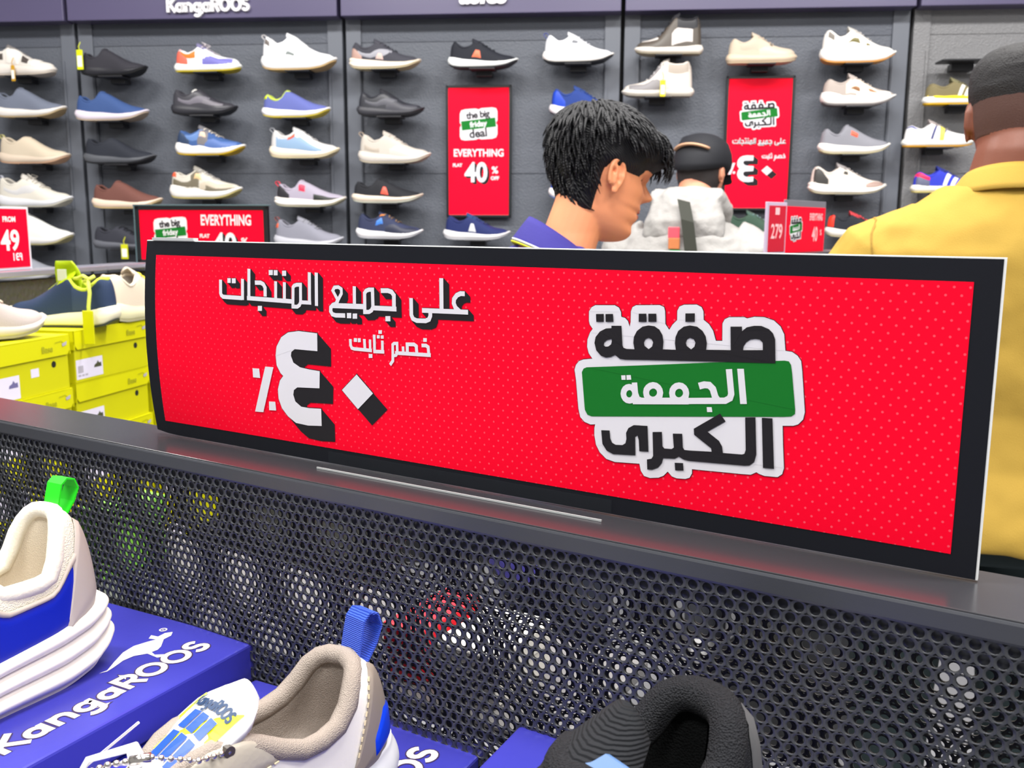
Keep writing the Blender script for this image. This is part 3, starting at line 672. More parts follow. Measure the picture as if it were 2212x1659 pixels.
 (0.257, 2.054, 1, 'white runner with violet heel tab', 'white panelled runner with violet heel tab and dark outsole, right of the English poster', 'runner', dict(L=.266, up=(232, 232, 236), sole=(240, 236, 232), out=(24, 24, 28), line=(120, 120, 130), lace=(225, 225, 230), tong=(226, 226, 230), tab=(84, 92, 168), acc=[('overlay', (206, 208, 214), SWOOP), ('side_mark', (120, 122, 128), [(.40, .42), (.48, .4), (.50, .54), (.42, .56)], .003), ('overlay', (224, 224, 228), MUD)])),
 (0.282, 1.859, 1, 'royal blue running shoe', 'royal blue running shoe with thick white sole just behind the black-haired man', 'runner', dict(L=.261, up=(38, 62, 132), sole=(226, 222, 226), out=(60, 60, 70), line=(22, 36, 84), lace=(52, 74, 130), tong=(44, 66, 126), acc=[('heel_counter', (6, 62, 186), HEEL)])),
 (0.287, 1.705, 1, 'grey shoe with orange heel strip', 'grey shoe with orange heel strip, mostly hidden by the black-haired man', 'runner', dict(L=.260, up=(150, 150, 168), sole=(232, 228, 226), out=(40, 42, 48), line=(90, 90, 100), lace=(160, 160, 170), tong=(150, 150, 160), acc=[('heel_tab', (250, 150, 90), [(.0, .05, 1.0), (.05, .05, 1.0)], .002)])),
 (0.287, 1.544, 1, 'bright blue shoe behind the man', 'bright blue shoe with white sole, only its heel beside the black-haired man in view', 'runner', dict(L=.268, up=(8, 66, 180), sole=(232, 230, 232), out=(90, 110, 160), line=(150, 160, 200), lace=(220, 220, 226), tong=(20, 60, 150))),
 (0.598, 2.082, -1, 'brown and white high-top', 'white and brown leather high-top with black collar facing left, top row', 'hitop', dict(L=.250, up=(84, 76, 68), sole=(226, 218, 208), out=(150, 140, 120), line=(34, 32, 34), lace=(50, 46, 46), tong=(40, 40, 44), col=(36, 36, 40), leath=True, acc=[('ankle_panel', (40, 40, 45), [(.02, .44, .98), (.2, .42, .98), (.38, .44, .96)]), ('quarter', (220, 212, 208), [(.14, .10, .42), (.24, .12, .50), (.36, .08, .46), (.46, .04, .3)]), ('toe_top', (214, 206, 200), [(.66, .5, .95), (.78, .55, .95), (.92, .66, .95)])], hf=1.0)),
 (0.562, 1.929, -1, 'grey and cream high-top', 'grey and cream leather high-top facing left with yellow and white tags', 'hitop', dict(hf=.88, L=.266, up=(220, 210, 200), sole=(222, 216, 206), out=(160, 152, 140), line=(150, 140, 130), lace=(190, 188, 190), tong=(196, 188, 180), leath=True, acc=[('mudguard', (136, 132, 134), MUD), ('eyestay', (134, 130, 134), EYE), ('ankle_panel', (176, 164, 152), [(.02, .44, .95), (.2, .42, .92), (.36, .44, .9)])], tag_=((-.016, .056, .055), (232, 214, 20), (.020, .060)))),
 (0.943, 2.046, 1, 'sand suede sneaker', 'sand coloured low sneaker with matching flat sole, above the Arabic poster', 'low', dict(L=.254, up=(200, 184, 164), sole=(206, 186, 162), out=(190, 168, 140), line=(170, 154, 136), lace=(196, 180, 160), tong=(192, 176, 158), acc=[('overlay', (194, 176, 156), QUART), ('overlay', (204, 188, 168), MUD), ('eyelet', (120, 106, 90), [(.60, .55), (.64, .53), (.65, .66), (.61, .68)], .003)], hf=1.08)),
 (1.293, 2.043, 1, 'white trainer with gum sole', 'white trainer on a gum rubber sole, top right of the Arabic poster', 'runner', dict(L=.269, up=(236, 232, 226), sole=(240, 238, 232), out=(206, 146, 74), line=(150, 144, 138), lace=(190, 186, 182), tong=(190, 186, 180), acc=[('overlay', (246, 244, 240), MUD), ('heel_window', (120, 112, 104), [(.05, .45, .8), (.14, .42, .75)]), ('side_mark', (120, 112, 66), [(.32, .34), (.50, .3), (.48, .46), (.42, .46)], .003), ('side_mark', (120, 108, 60), [(.58, .3), (.66, .4), (.60, .46), (.58, .42)], .003)], hf=1.13)),
 (1.304, 1.890, 1, 'white and taupe runner', 'white and taupe chunky runner with sculpted sole, second row at the right', 'retro', dict(L=.267, up=(180, 168, 160), sole=(236, 232, 228), out=(110, 104, 104), line=(130, 122, 118), lace=(200, 188, 180), tong=(176, 164, 158), acc=[('quarter', (246, 232, 212), [(.3, .1, .62), (.45, .1, .9), (.62, .1, .8), (.8, .1, .3)]), ('toe_cap', (242, 238, 232), MUD), ('side_mark', (150, 104, 66), [(.34, .24), (.5, .18), (.49, .34), (.44, .36)], .0035), ('side_mark', (160, 110, 74), [(.62, .3), (.76, .28), (.64, .48), (.60, .44)], .0035)])),
 (1.300, 1.715, 1, 'grey sock runner with red patch', 'grey sock-knit runner with a small red patch and white sole', 'slipon', dict(L=.258, up=(138, 138, 146), sole=(240, 234, 228), out=(196, 186, 150), line=(60, 60, 64), acc=[('side_logo', (250, 98, 70), [(.42, .36), (.52, .34), (.53, .54), (.43, .56)], .003)], hf=1.05)),
 (1.284, 1.567, 1, 'white runner with brown toe', 'white and dark grey laced runner with brown toe, below the red patch shoe', 'runner', dict(L=.281, up=(222, 212, 202), sole=(240, 234, 226), out=(200, 190, 160), line=(80, 76, 74), lace=(150, 142, 140), tong=(150, 144, 144), acc=[('heel_counter', (58, 56, 54), HEEL), ('toe_cap', (168, 142, 132), TOE), ('eyelet', (70, 66, 62), [(.42, .44), (.48, .42), (.48, .56), (.43, .58)], .003)], ribs=2, hf=.93)),
 (1.337, 1.406, 1, 'black and red runner', 'black runner with red heel and red sole block beside the yellow shirt', 'runner', dict(L=.243, up=(40, 42, 50), sole=(232, 226, 216), out=(180, 170, 140), line=(26, 24, 28), lace=(226, 70, 76), tong=(190, 60, 66), acc=[('heel_tab', (250, 52, 30), [(.0, .1, .95), (.08, .1, .95)], .002), ('side_logo', (206, 72, 78), [(.5, .05), (.68, .05), (.62, .5), (.56, .5)], .003)], hf=.9)),
 (0.953, 1.403, 1, 'dark green shoe by the capped man', 'dark green shoe with white sole beside the capped man, below the Arabic poster', 'runner', dict(L=.254, up=(60, 84, 70), sole=(226, 220, 216), line=(26, 34, 32), lace=(110, 140, 140), tong=(70, 96, 86), hf=.9)),
 (1.671, 1.892, 1, 'olive shoe with three white stripes', 'olive shoe with three white stripes and yellow midsole, far right column', 'low', dict(L=.262, up=(122, 112, 80), sole=(242, 240, 236), out=(216, 170, 20), line=(96, 90, 70), lace=(110, 104, 74), tong=(118, 114, 84), acc=[('foxing', (255, 226, 0), [(.02, 0, .13), (.5, 0, .11), (.9, 0, .13)], .004)] + stripes((238, 236, 226), .42, .085, 3, .05, .07), hf=.88)),
 (1.602, 1.740, 1, 'white shoe with navy stripes', 'white court shoe with navy stripes and yellow lace tag, second in the far right column', 'low', dict(L=.250, up=(238, 236, 236), sole=(240, 238, 230), out=(205, 150, 40), line=(84, 90, 150), lace=(150, 142, 140), tong=(160, 150, 148), acc=[('heel_tab', (70, 76, 150), [(.0, .72, 1.0), (.12, .72, 1.0), (.2, .8, .98)], .002)] + stripes((50, 56, 118), .36, .14, 2, .035, .07) + [('side_mark', (232, 214, 90), [(.49, .02), (.55, .02), (.58, .85), (.50, .9)], .004)], hf=.95)),
 (1.643, 1.573, 1, 'blue shoe with red heel and white stripes', 'bright blue shoe with red heel and white stripes, third in the far right column', 'low', dict(L=.244, up=(52, 62, 190), sole=(240, 234, 220), out=(205, 190, 120), line=(24, 40, 110), lace=(60, 66, 150), tong=(34, 44, 120), acc=[('heel_tab', (250, 44, 92), [(.0, .5, 1.0), (.12, .45, 1.0), (.22, .4, .8)], .002), ('heel_counter', (96, 100, 126), [(0, .02, .5), (.12, .02, .45), (.22, .02, .35)])] + stripes((240, 238, 240), .42, .11, 2, .06, .08), hf=.95)),
]
for s_, z_, face, key, label, style, kw in WALL:
    out = .085
    ROT = WALL_A if face > 0 else WALL_A + math.pi
    nm = 'sandal' if style == 'sandal' else 'high_top_shoe' if style == 'hitop' else 'sneaker'
    p = W(s_, out, z_)
    build_shoe(nm, label, 'shoe', p, ROT, style, sides=(-1,) if face > 0 else (1,), **kw)
    bracket((p[0], p[1], z_ - .0006), WALL_A, key)
# the empty bracket in the far right bay
p = W(1.68, .085, 2.05)
t = thing('shoe_bracket', 'empty wide black wall bracket above the olive shoe with three white stripes', 'bracket', p, WALL_A, 'shoe brackets on the display wall')
G().box((0, 0, -.003), (.19, .09, .007), bev=.002).make('plate', BRK, t)
G().box((0, .05, -.018), (.08, .05, .026), bev=.002).make('arm', BRK, t)
# ------------------------------------------------------------------ near gondola: double perforated divider with its cap rail
P0 = (0.2752, 0.5329, 1.2427)
FA = -0.5565
STEEL = mat('charcoal_powder_coat', (78, 80, 86), .30, metallic=.35, bump=('noise', 900, .08, .0006))
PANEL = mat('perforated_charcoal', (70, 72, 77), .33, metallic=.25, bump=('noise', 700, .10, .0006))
PANEL2 = mat('perforated_charcoal_shaded', (34, 35, 38), .45)  # same charcoal coat, darkened for the shade inside the divider
CAPM = mat('cap_rail_satin', (54, 54, 58), .22, spec=1.0)

def perforated(name, u0, u1, z0, rows, pitch, dz, r, th, y, m, parent, phase=0.0, seg=14, top_margin=.009, bottom_margin=.012):
    """sheet in the local xz plane with staggered round holes"""
    ang = np.arange(seg) * 2 * np.pi / seg
    cx_, sx_ = np.cos(ang), np.sin(ang)
    cols = int((u1 - u0) / pitch)
    sq = np.maximum(np.abs(cx_) / .5 / pitch, np.abs(sx_) / .5 / dz)
    bx, bz = cx_ / sq, sx_ / sq
    V = []; F = []; base = 0
    k = np.arange(seg); k2 = (k + 1) % seg
    cell = np.concatenate([np.stack([k, k2, k2 + seg, k + seg], 1), np.stack([k + seg, k2 + seg, k2 + 2 * seg, k + 2 * seg], 1), np.stack([k + 2 * seg, k2 + 2 * seg, k2 + 3 * seg, k + 3 * seg], 1)])
    for j in range(rows):
        zc = z0 - j * dz
        xs = u0 + phase + pitch * (np.arange(cols) + (.5 if j % 2 else 0.0))
        for xc in xs:
            o = np.full(seg, y)
            V.append(np.stack([xc + bx, o, zc + bz], 1)); V.append(np.stack([xc + r * cx_, o, zc + r * sx_], 1))
            V.append(np.stack([xc + r * cx_, o + th, zc + r * sx_], 1)); V.append(np.stack([xc + bx, o + th, zc + bz], 1))
            F.append(cell + base); base += 4 * seg
    V = np.concatenate(V); F = np.concatenate(F)
    # plain margins above and below the holes
    zt, zb = z0 + dz / 2, z0 - (rows - .5) * dz
    extra = []
    for a, b in ((zt, zt + top_margin), (zb - bottom_margin, zb)):
        extra.append([(u0 - pitch, y, a), (u1 + pitch, y, a), (u1 + pitch, y, b), (u0 - pitch, y, b)])
        extra.append([(u0 - pitch, y + th, b), (u1 + pitch, y + th, b), (u1 + pitch, y + th, a), (u0 - pitch, y + th, a)])
    V = np.concatenate([V, np.array(extra).reshape(-1, 3)])
    F = np.concatenate([F, np.array([[base + 4 * i + q for q in range(4)] for i in range(len(extra))])])
    me = bpy.data.meshes.new(name)
    me.vertices.add(len(V)); me.vertices.foreach_set('co', V.astype(np.float32).ravel())
    me.loops.add(len(F) * 4); me.loops.foreach_set('vertex_index', F.astype(np.int32).ravel())
    me.polygons.add(len(F)); me.polygons.foreach_set('loop_start', np.arange(len(F), dtype=np.int32) * 4)
    me.materials.append(m)
    me.update(); me.validate()
    o = bpy.data.objects.new(name, me); COL.objects.link(o); o.parent = parent
    return o

gon = thing('display_gondola', 'charcoal steel gondola with perforated divider carrying the big red sign', 'shop fixture', P0, FA)
U0, U1 = -1.35, .36
SHELF_Z = .942 - P0[2]
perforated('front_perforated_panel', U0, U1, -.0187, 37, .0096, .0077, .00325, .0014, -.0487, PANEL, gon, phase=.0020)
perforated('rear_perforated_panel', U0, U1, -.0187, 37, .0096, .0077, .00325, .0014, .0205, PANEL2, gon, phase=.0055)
g = G(); g.box(((U0 + U1) / 2, -.0133, -.0079), (U1 - U0, .0746, .0144), bev=.0022)
g.make('cap_rail', STEEL, gon)
G().box(((U0 + U1) / 2, -.0133, -.0006), (U1 - U0, .0726, .0012), bev=.0005).make('cap_top', CAPM, gon)
G().box(((U0 + U1) / 2, -.0133, -.0235), (U1 - U0, .060, .0150)).make('top_channel', STEEL, gon)
for u in (U0 + .02, U1 - .02):
    G().box((u, -.0133, -.62), (.03, .055, 1.18), bev=.003).make('upright', STEEL, gon)
G().box(((U0 + U1) / 2, -.245, SHELF_Z - .012), (U1 - U0, .39, .024), bev=.003).make('shelf', STEEL, gon)
G().box(((U0 + U1) / 2, -.44, SHELF_Z - .02), (U1 - U0, .012, .045), bev=.002).make('shelf_edge', STEEL, gon)
G().box(((U0 + U1) / 2, -.10, -1.16), (U1 - U0, .62, .16), bev=.004).make('plinth', STEEL, gon)

# ------------------------------------------------------------------ the big red sign
ART = json.loads(ART_JSON)
SW, SH = .7382, .190
def bow(u, v):
    t = max(0.0, (-u / SW - .70) / .30); q = min(1.0, max(0.0, v / SH))
    return .008 * t * t * 4 * q * (1 - q)
sign = thing('sale_sign', 'wide red Arabic sale sign with black border standing on the perforated divider', 'sign', P0, FA)
def sheet(u0, u1, v0, v1, d0, d1, m, name, parent, nx=48, nz=14, corner=0.0):
    """a thin sheet following the bow of the sign, from depth d0 (front) to d1 (behind)"""
    v = []; f = []
    for dd in (d0, d1):
        for i in range(nx + 1):
            for k in range(nz + 1):
                a, b = i / nx, k / nz
                lu0 = u0 + (.0006 * 0)
                u = u0 + (u1 - u0) * a; w = v0 + (v1 - v0) * b
                if u < -.7 and w < .03 and corner: w = max(w, corner * (1 - (u - u0) / .03) * 1.0) if (u - u0) < .03 else w
                v.append((u, -(bow(u, w) + dd), w))
    c = nz + 1; n = (nx + 1) * c
    for i in range(nx):
        for k in range(nz):
            q = (i * c + k, (i + 1) * c + k, (i + 1) * c + k + 1, i * c + k + 1)
            f.append(q); f.append(tuple(x + n for x in q[::-1]))
    for i in range(nx):
        for k in (0, nz):
            a, b = i * c + k, (i + 1) * c + k
            f.append((a, a + n, b + n, b) if k == 0 else (a, b, b + n, a + n))
    for k in range(nz):
        for i in (0, nx):
            a, b = i * c + k, i * c + k + 1
            f.append((a, b, b + n, a + n) if i == 0 else (a, a + n, b + n, b))
    return mesh(name, v, f, m, parent, recalc=False)
sheet(-SW, 0, .0012, SH, 0, -.0032, mat('board_core_white', (238, 240, 240), .5), 'board', sign, corner=.004)
sheet(-SW + .0003, -.0012, .0013, SH - .0008, .0003, .0001, mat('sign_border_black', (22, 24, 31), .5, spec=.2, bump=('noise', 900, .10, .0004)), 'border_print', sign, corner=.004)

def dotted_red():
    m = mat('print_red_dotted', (255, 0, 44), .5, spec=.12)
    nt = m.node_tree; b = nt.nodes['Principled BSDF']
    tc = nt.nodes.new('ShaderNodeTexCoord')
    mp = nt.nodes.new('ShaderNodeMapping'); mp.inputs['Scale'].default_value = (1 / .0085, 0, 1 / .0096)
    nt.links.new(tc.outputs['Object'], mp.inputs['Vector'])
    outs = []
    for sh in (0.0, 0.5):
        ad = nt.nodes.new('ShaderNodeVectorMath'); ad.operation = 'ADD'; ad.inputs[1].default_value = (sh, 0, sh)
        fr = nt.nodes.new('ShaderNodeVectorMath'); fr.operation = 'FRACTION'
        sb = nt.nodes.new('ShaderNodeVectorMath'); sb.operation = 'SUBTRACT'; sb.inputs[1].default_value = (.5, 0, .5)
        sc_ = nt.nodes.new('ShaderNodeVectorMath'); sc_.operation = 'MULTIPLY'; sc_.inputs[1].default_value = (.0085, 0, .0096)
        ln = nt.nodes.new('ShaderNodeVectorMath'); ln.operation = 'LENGTH'
        nt.links.new(mp.outputs[0], ad.inputs[0]); nt.links.new(ad.outputs[0], fr.inputs[0]); nt.links.new(fr.outputs[0], sb.inputs[0])
        nt.links.new(sb.outputs[0], sc_.inputs[0]); nt.links.new(sc_.outputs[0], ln.inputs[0]); outs.append(ln.outputs['Value'])
    mn = nt.nodes.new('ShaderNodeMath'); mn.operation = 'MINIMUM'
    nt.links.new(outs[0], mn.inputs[0]); nt.links.new(outs[1], mn.inputs[1])
    lt = nt.nodes.new('ShaderNodeMath'); lt.operation = 'LESS_THAN'; lt.inputs[1].default_value = .00075
    nt.links.new(mn.outputs[0], lt.inputs[0])
    mx = nt.nodes.new('ShaderNodeMix'); mx.data_type = 'RGBA'
    mx.inputs[6].default_value = (1.0, 0, s2l(44), 1); mx.inputs[7].default_value = (s2l(255), s2l(78), s2l(98), 1)
    sx_ = nt.nodes.new('ShaderNodeSeparateXYZ'); nt.links.new(tc.outputs['Object'], sx_.inputs[0])
    mr = nt.nodes.new('ShaderNodeMapRange'); mr.inputs[1].default_value = -.70; mr.inputs[2].default_value = -.30; mr.inputs[3].default_value = .35; mr.inputs[4].default_value = 1.0
    nt.links.new(sx_.outputs[0], mr.inputs[0])
    ml = nt.nodes.new('ShaderNodeMath'); ml.operation = 'MULTIPLY'
    nt.links.new(lt.outputs[0], ml.inputs[0]); nt.links.new(mr.outputs[0], ml.inputs[1])
    nt.links.new(ml.outputs[0], mx.inputs[0]); nt.links.new(mx.outputs[2], b.inputs['Base Color'])
    return m
sheet(-.7229, -.0155, .0147, .1760, .0007, .0004, dotted_red(), 'red_print', sign)

def sale_words(a, k=1e-4, off=(0, 0), L0=2, ext=1.0):
    e1 = (ART['ext_line'][0] * k * ext, ART['ext_line'][1] * k * ext); e2 = (ART['ext_big'][0] * k * ext, ART['ext_big'][1] * k * ext)
    a.raw(ART['line'], 'black', L0, k, off, ext=e1, grow=8 * k)
    a.raw(ART['line'], 'white', L0 + 1, k, off)
    a.raw(ART['small'], 'white', L0 + 1, k, off)
    a.raw(ART['big'], 'black', L0, k, off, ext=e2, grow=12 * k)
    a.raw(ART['big'], 'white', L0 + 1, k, off)
    a.raw(ART['pct'], 'white', L0 + 1, k, off)
def sale_badge(a, k=1e-4, off=(0, 0), L0=2):
    a.raw(ART['badge_edge'], 'black', L0, k, off)
    a.raw(ART['badge'], 'white', L0 + 1, k, off)
    a.raw(ART['green'], 'green', L0 + 2, k, off)
    a.raw(ART['badge_black'], 'black', L0 + 3, k, off)
    a.raw(ART['green_txt'], 'white', L0 + 3, k, off)
grid = [(0, [-.72 + .02 * i for i in range(18)]), (1, [.02 * i for i in range(10)])]
FN = lambda x, y, d: (x, -(bow(x, y) + d), y)
a = Art(); sale_words(a)
a.make('sale_lettering', PRINT, sign, FN, step=.0003, recess=.0004, grid=grid)
a = Art(); sale_badge(a)
a.make('deal_badge', PRINT, sign, FN, step=.0003, recess=.0004, grid=grid)
CLEAR = mat('clear_acrylic', (70, 76, 80), .15, alpha=.06, spec=.12)
FROST = mat('acrylic_edge', (196, 200, 200), .25, alpha=.85)
g = G(); g.add([(-.509, -.0030, .0006), (-.2384, -.0030, .0006), (-.2384, -.0030, .0120), (-.509, -.0030, .0120), (-.509, -.0016, .0006), (-.2384, -.0016, .0006), (-.2384, -.0016, .0120), (-.509, -.0016, .0120)],
              [(0, 1, 2, 3), (7, 6, 5, 4), (0, 4, 5, 1), (3, 2, 6, 7), (0, 3, 7, 4), (1, 5, 6, 2)])
hc = g.make('acrylic_foot', CLEAR, sign)
G().box((-.3737, -.0172, .0009), (.2706, .0012, .0014)).make('foot_edge', FROST, hc)
G().box((-.700, .0015, SH + .0012), (.058, .006, .0024)).make('top_clip', FROST, sign)

# ------------------------------------------------------------------ what shows through the holes: a rear shelf
G().box((-.70, .125, -.223), (.80, .19, .016), bev=.003).make('shelf', mat('shelf_pale', (116, 114, 114), .4), gon)
def GL(u, y, z): return (P0[0] + math.cos(FA) * u - math.sin(FA) * y, P0[1] + math.sin(FA) * u + math.cos(FA) * y, P0[2] + z)
for rgb, u, y, ln, hh, lab in (((240, 24, 48), -.474, .10, .045, .055, 'small red box glimpsed through the holes below the middle of the big sign'), ((120, 190, 60), -.950, .10, .045, .085, 'small light green box glimpsed through the holes right of the green heel loop'), ((226, 222, 214), -.405, .10, .07, .05, 'pale box glimpsed through the holes right of the red one')):
    t = thing('shoe_box', lab, 'box', GL(u, y, -.2148), FA)
    m_ = mat('rear_carton_%d' % rgb[0] if False else 'rear_carton_%d_%d_%d' % rgb, rgb, .5)
    G().box((0, 0, hh * .45), (ln - .004, .096, hh * .9), bev=.002).make('carton', m_, t)
    G().box((0, 0, hh - .012), (ln, .10, .024), bev=.002).make('lid', m_, t)

# ------------------------------------------------------------------ blue shoe boxes on the shelf
E1 = Vector((.46, .888, 0)); E2 = Vector((-.888, .46, 0))
BA = math.atan2(.888, .46)
BLUE = mat('carton_blue', (60, 60, 166), .30, bump=('noise', 30, .10, .003), vary=.06, vscale=9)
BLUE2 = mat('carton_blue_side', (40, 44, 166), .33, bump=('noise', 30, .10, .003))
BX, BY = .335, .235
PRINT['boxwhite'] = mat('box_print_white', (226, 220, 222), .4)
PRINT['boxedge'] = mat('box_print_edge', (66, 50, 84), .4)
def roo_letters():
    """brand word as simple round strokes; returns list of (polyline, closed) on a unit cap height, pen width .2"""
    def arc(cx, cy, rx, ry, a0, a1, n=14): return [(cx + rx * math.cos(R(a0 + (a1 - a0) * i / n)), cy + ry * math.sin(R(a0 + (a1 - a0) * i / n))) for i in range(n + 1)]
    out = []; x = 0
    def put(strokes, adv):
        nonlocal x
        for p, c in strokes: out.append(([(x + a, b) for a, b in p], c))
        x += adv
    circ = lambda cx, cy, rx, ry: (arc(cx, cy, rx, ry, 0, 360 - 360 / 20, 19), True)
    put([([(.1, 0), (.1, 1)], False), ([(.72, 1), (.14, .46)], False), ([(.26, .56), (.76, 0)], False)], .80)
    a_ = [circ(.33, .33, .24, .25), ([(.60, 0), (.60, .68)], False)]
    put(a_, .80)
    put([([(.1, 0), (.1, .68)], False), (arc(.34, .36, .24, .24, 170, 0, 8) + [(.58, 0)], False)], .76)
    put([circ(.33, .33, .24, .25), ([(.60, .68), (.60, -.08)] + arc(.34, -.08, .26, .2, 0, -150, 8), False)], .80)
    put(a_, .80)
    put([([(.1, 0), (.1, .9), (.42, .9)] + arc(.42, .68, .22, .22, 90, -90, 8) + [(.1, .46)], False), ([(.38, .46), (.66, 0)], False)], .74)
    put([circ(.48, .5, .38, .4)], .98)
    put([circ(.48, .5, .38, .4)], .96)
    put([(arc(.34, .70, .22, .20, 20, 250, 10) + arc(.34, .30, .24, .20, 70, -160, 10), False)], .62)
    return out, x
ROO, ROO_W = roo_letters()
def roo_word(a, cap, width, off, key, layer, edge=None, pen=.215):
    sx = width / ROO_W
    for p, c in ROO:
        pts = [(off[0] + q[0] * sx, off[1] + q[1] * cap) for q in p]
        if edge: a.stroke(pts, pen * cap * 1.0 + .0022, edge, layer - 1, c)
        a.stroke(pts, pen * cap, key, layer, c)
def blue_box(label, corner, ztop, h, lid=.034, logo=True):
    """corner = far right corner of the lid top"""
    c = Vector((corner[0], corner[1], 0)) - E1 * (BX / 2) + E2 * (BY / 2)
    t = thing('shoe_box', label, 'box', (c.x, c.y, ztop - h), BA, None)
    G().box((0, 0, (h - .004) / 2), (BX - .005, BY - .005, h - .004), bev=.002).make('carton', BLUE2, t)
    l = G().box((0, 0, h - lid / 2), (BX, BY, lid), bev=.0022).make('lid', BLUE, t)
    if logo:
        a = Art()
        ox, oy = BX / 2, -BY / 2
        roo_word(a, .0245, .1975, (ox - .2235, oy + .0265), 'boxwhite', 2, 'boxedge')
        cv = ART['roo'][0][1]
        a.poly([[(ox + cv[i] * 1e-4, oy + cv[i + 1] * 1e-4) for i in range(0, len(cv), 2)]], 'boxwhite', 2)
        a.stroke([(ox - .0219 + .003 * math.cos(R(20 * i)), oy + .0912 + .003 * math.sin(R(20 * i))) for i in range(18)], .0014, 'boxwhite', 2, True)
        a.text('R', .0035, 'boxwhite', 2, (ox - .0219, oy + .0900), .0001)
        a.make('brand_print', PRINT, l, lambda x, y, d: (x, y, h + .0001 + d), step=.00012)
    return t
blue_box('blue shoe box with white kangaroo print under the cream and blue running shoe', (-.2276, .7979), 1.0807, 1.0807 - .942)
blue_box('lower blue shoe box under the white and taupe shoe with the blue heel loop', (-.2193 + .888 * .228, .7808 - .46 * .228), 1.0518, 1.0518 - .942)
blue_box('blue shoe box under the black knit shoe', (.0075 + .888 * BY, .6458 - .46 * BY), 1.0872, 1.0872 - .942)

# ------------------------------------------------------------------ the three shoes on the blue boxes
def ring_stitch(s, pairs, m, parent, name='stitching', step=.0045):
    g = G(); pts = [s.pt(t, v) for t, v in pairs]
    for i in range(len(pts) - 1):
        a, b = pts[i], pts[i + 1]; n = max(1, int((b - a).length / step))
        for k in range(n):
            p = a.lerp(b, (k + .2) / n); q = a.lerp(b, (k + .75) / n)
            nn = Vector((0, 1, .3)).normalized() * .0016
            g.tube([p + nn, q + nn], .0006, 5)
    return g.make(name, m, parent)

# 1 cream and blue runner
t1 = thing('sneaker', 'cream running shoe with blue side panel and bright green heel loop on the blue box', 'shoe', (-.4285, .642, 1.0807), math.atan2(-.888, -.46))
s1 = Shoe('runner', .292, hf=1.22, nT=72, nV=18, h=[(0, .103), (.05, .111), (.10, .102), (.20, .074), (.31, .074), (.40, .094), (.46, .098), (.55, .086), (.66, .072), (.8, .057), (.92, .051), (.98, .043), (1, .037)], op=(.05, .45, .028), lean=.020)
MESHC = fabric((240, 234, 212), .8, 'vor', 900, .4)
s1.upper(MESHC, t1)
s1.lining(fabric((226, 214, 194), .9, 'vor', 900, .3), t1)
s1.collar(fabric((236, 230, 214), .85), t1, r=.0068, dz=-.003)
s1.sole(rubber((240, 233, 224)), t1, ribs=3, rows=24, flare=.0075)
s1.outsole(rubber((236, 228, 216)), t1)
s1.patch([(.10, .02, .40), (.2, .02, .44), (.34, .02, .42), (.5, .02, .3)], mat('shoe_blue_panel', (8, 34, 176), .4), t1, 'side_panel', .0016, n=(24, 8))
s1.patch([(.06, .40, .47), (.2, .44, .52), (.34, .42, .50), (.5, .3, .38)], mat('shoe_grey_trim', (190, 178, 168), .5), t1, 'trim_band', .0022, n=(24, 4))
s1.patch([(0, .02, .74), (.05, .02, .70), (.10, .02, .46), (.15, .0, .05)], mat('shoe_grey_heel', (196, 184, 174), .45), t1, 'heel_counter', .0028, n=(14, 10))
s1.tongue(fabric((228, 222, 206)), t1); s1.laces(fabric((236, 232, 222)), t1)
gt = s1.pull_tab(mat('green_ribbon', (36, 214, 30), .45), t1, .026, .0085)
gt['label'] = 'bright green heel loop'

# 2 white and taupe runner
t2 = thing('sneaker', 'white and taupe sneaker with blue heel loop and yellow tongue label, silver bead chain', 'shoe', (-.1870, .5165, 1.0518), math.atan2(-.75, -.66))
s2 = Shoe('runner', .285, hf=1.08, nT=72, nV=18, h=[(0, .094), (.05, .102), (.10, .098), (.20, .077), (.28, .073), (.36, .080), (.44, .090), (.50, .091), (.58, .082), (.68, .070), (.8, .057), (.92, .051), (.98, .043), (1, .037)], op=(.05, .64, .030), opf=[(.05, 0), (.065, .011), (.09, .018), (.15, .026), (.25, .031), (.33, .028), (.42, .022), (.52, .018), (.60, .012), (.64, 0)], lean=.014)
TAUPE = fabric((162, 150, 140), .85, 'vor', 1300, .5)
TAUPE2 = leather((176, 168, 154))
s2.upper(fabric((252, 247, 236), .5, 'noise', 300, .06), t2)
s2.lining(TAUPE, t2)
s2.collar(TAUPE, t2, r=.0066, dz=-.003)
s2.sole(rubber((238, 238, 240)), t2, rows=12)
s2.outsole(mat('shoe_blue_rubber', (16, 70, 220), .4), t2, th=.012)
s2.patch([(0, .02, .80), (.03, .02, .8), (.07, .02, .74), (.11, .02, .4), (.16, .02, .1)], mat('taupe_heel_leather', (152, 140, 128), .42), t2, 'heel_counter', .0022, n=(16, 10))
s2.patch([(.36, .60, .93), (.44, .42, .95), (.54, .36, .95), (.64, .42, .92)], TAUPE2, t2, 'eyestay', .0018, n=(18, 8))
s2.patch([(.40, .02, .3), (.5, .1, .36), (.62, .14, .42), (.72, .1, .4)], mat('shoe_blue_mesh', (20, 60, 210), .6, bump=('vor', 700, .7, .002)), t2, 'side_panel', .0014, n=(18, 6))
s2.patch([(.0, .05, .35), (.05, .05, .35), (.1, .05, .18)], mat('shoe_blue_clip', (14, 66, 226), .35), t2, 'heel_clip', .0034, n=(10, 5))
cr = mat('stitch_cream', (226, 208, 170), .7)
ring_stitch(s2, [(.075, .72), (.10, .5), (.125, .34), (.15, .15)], cr, t2)
ring_stitch(s2, [(.36, .62), (.42, .47), (.50, .40), (.58, .40)], cr, t2)
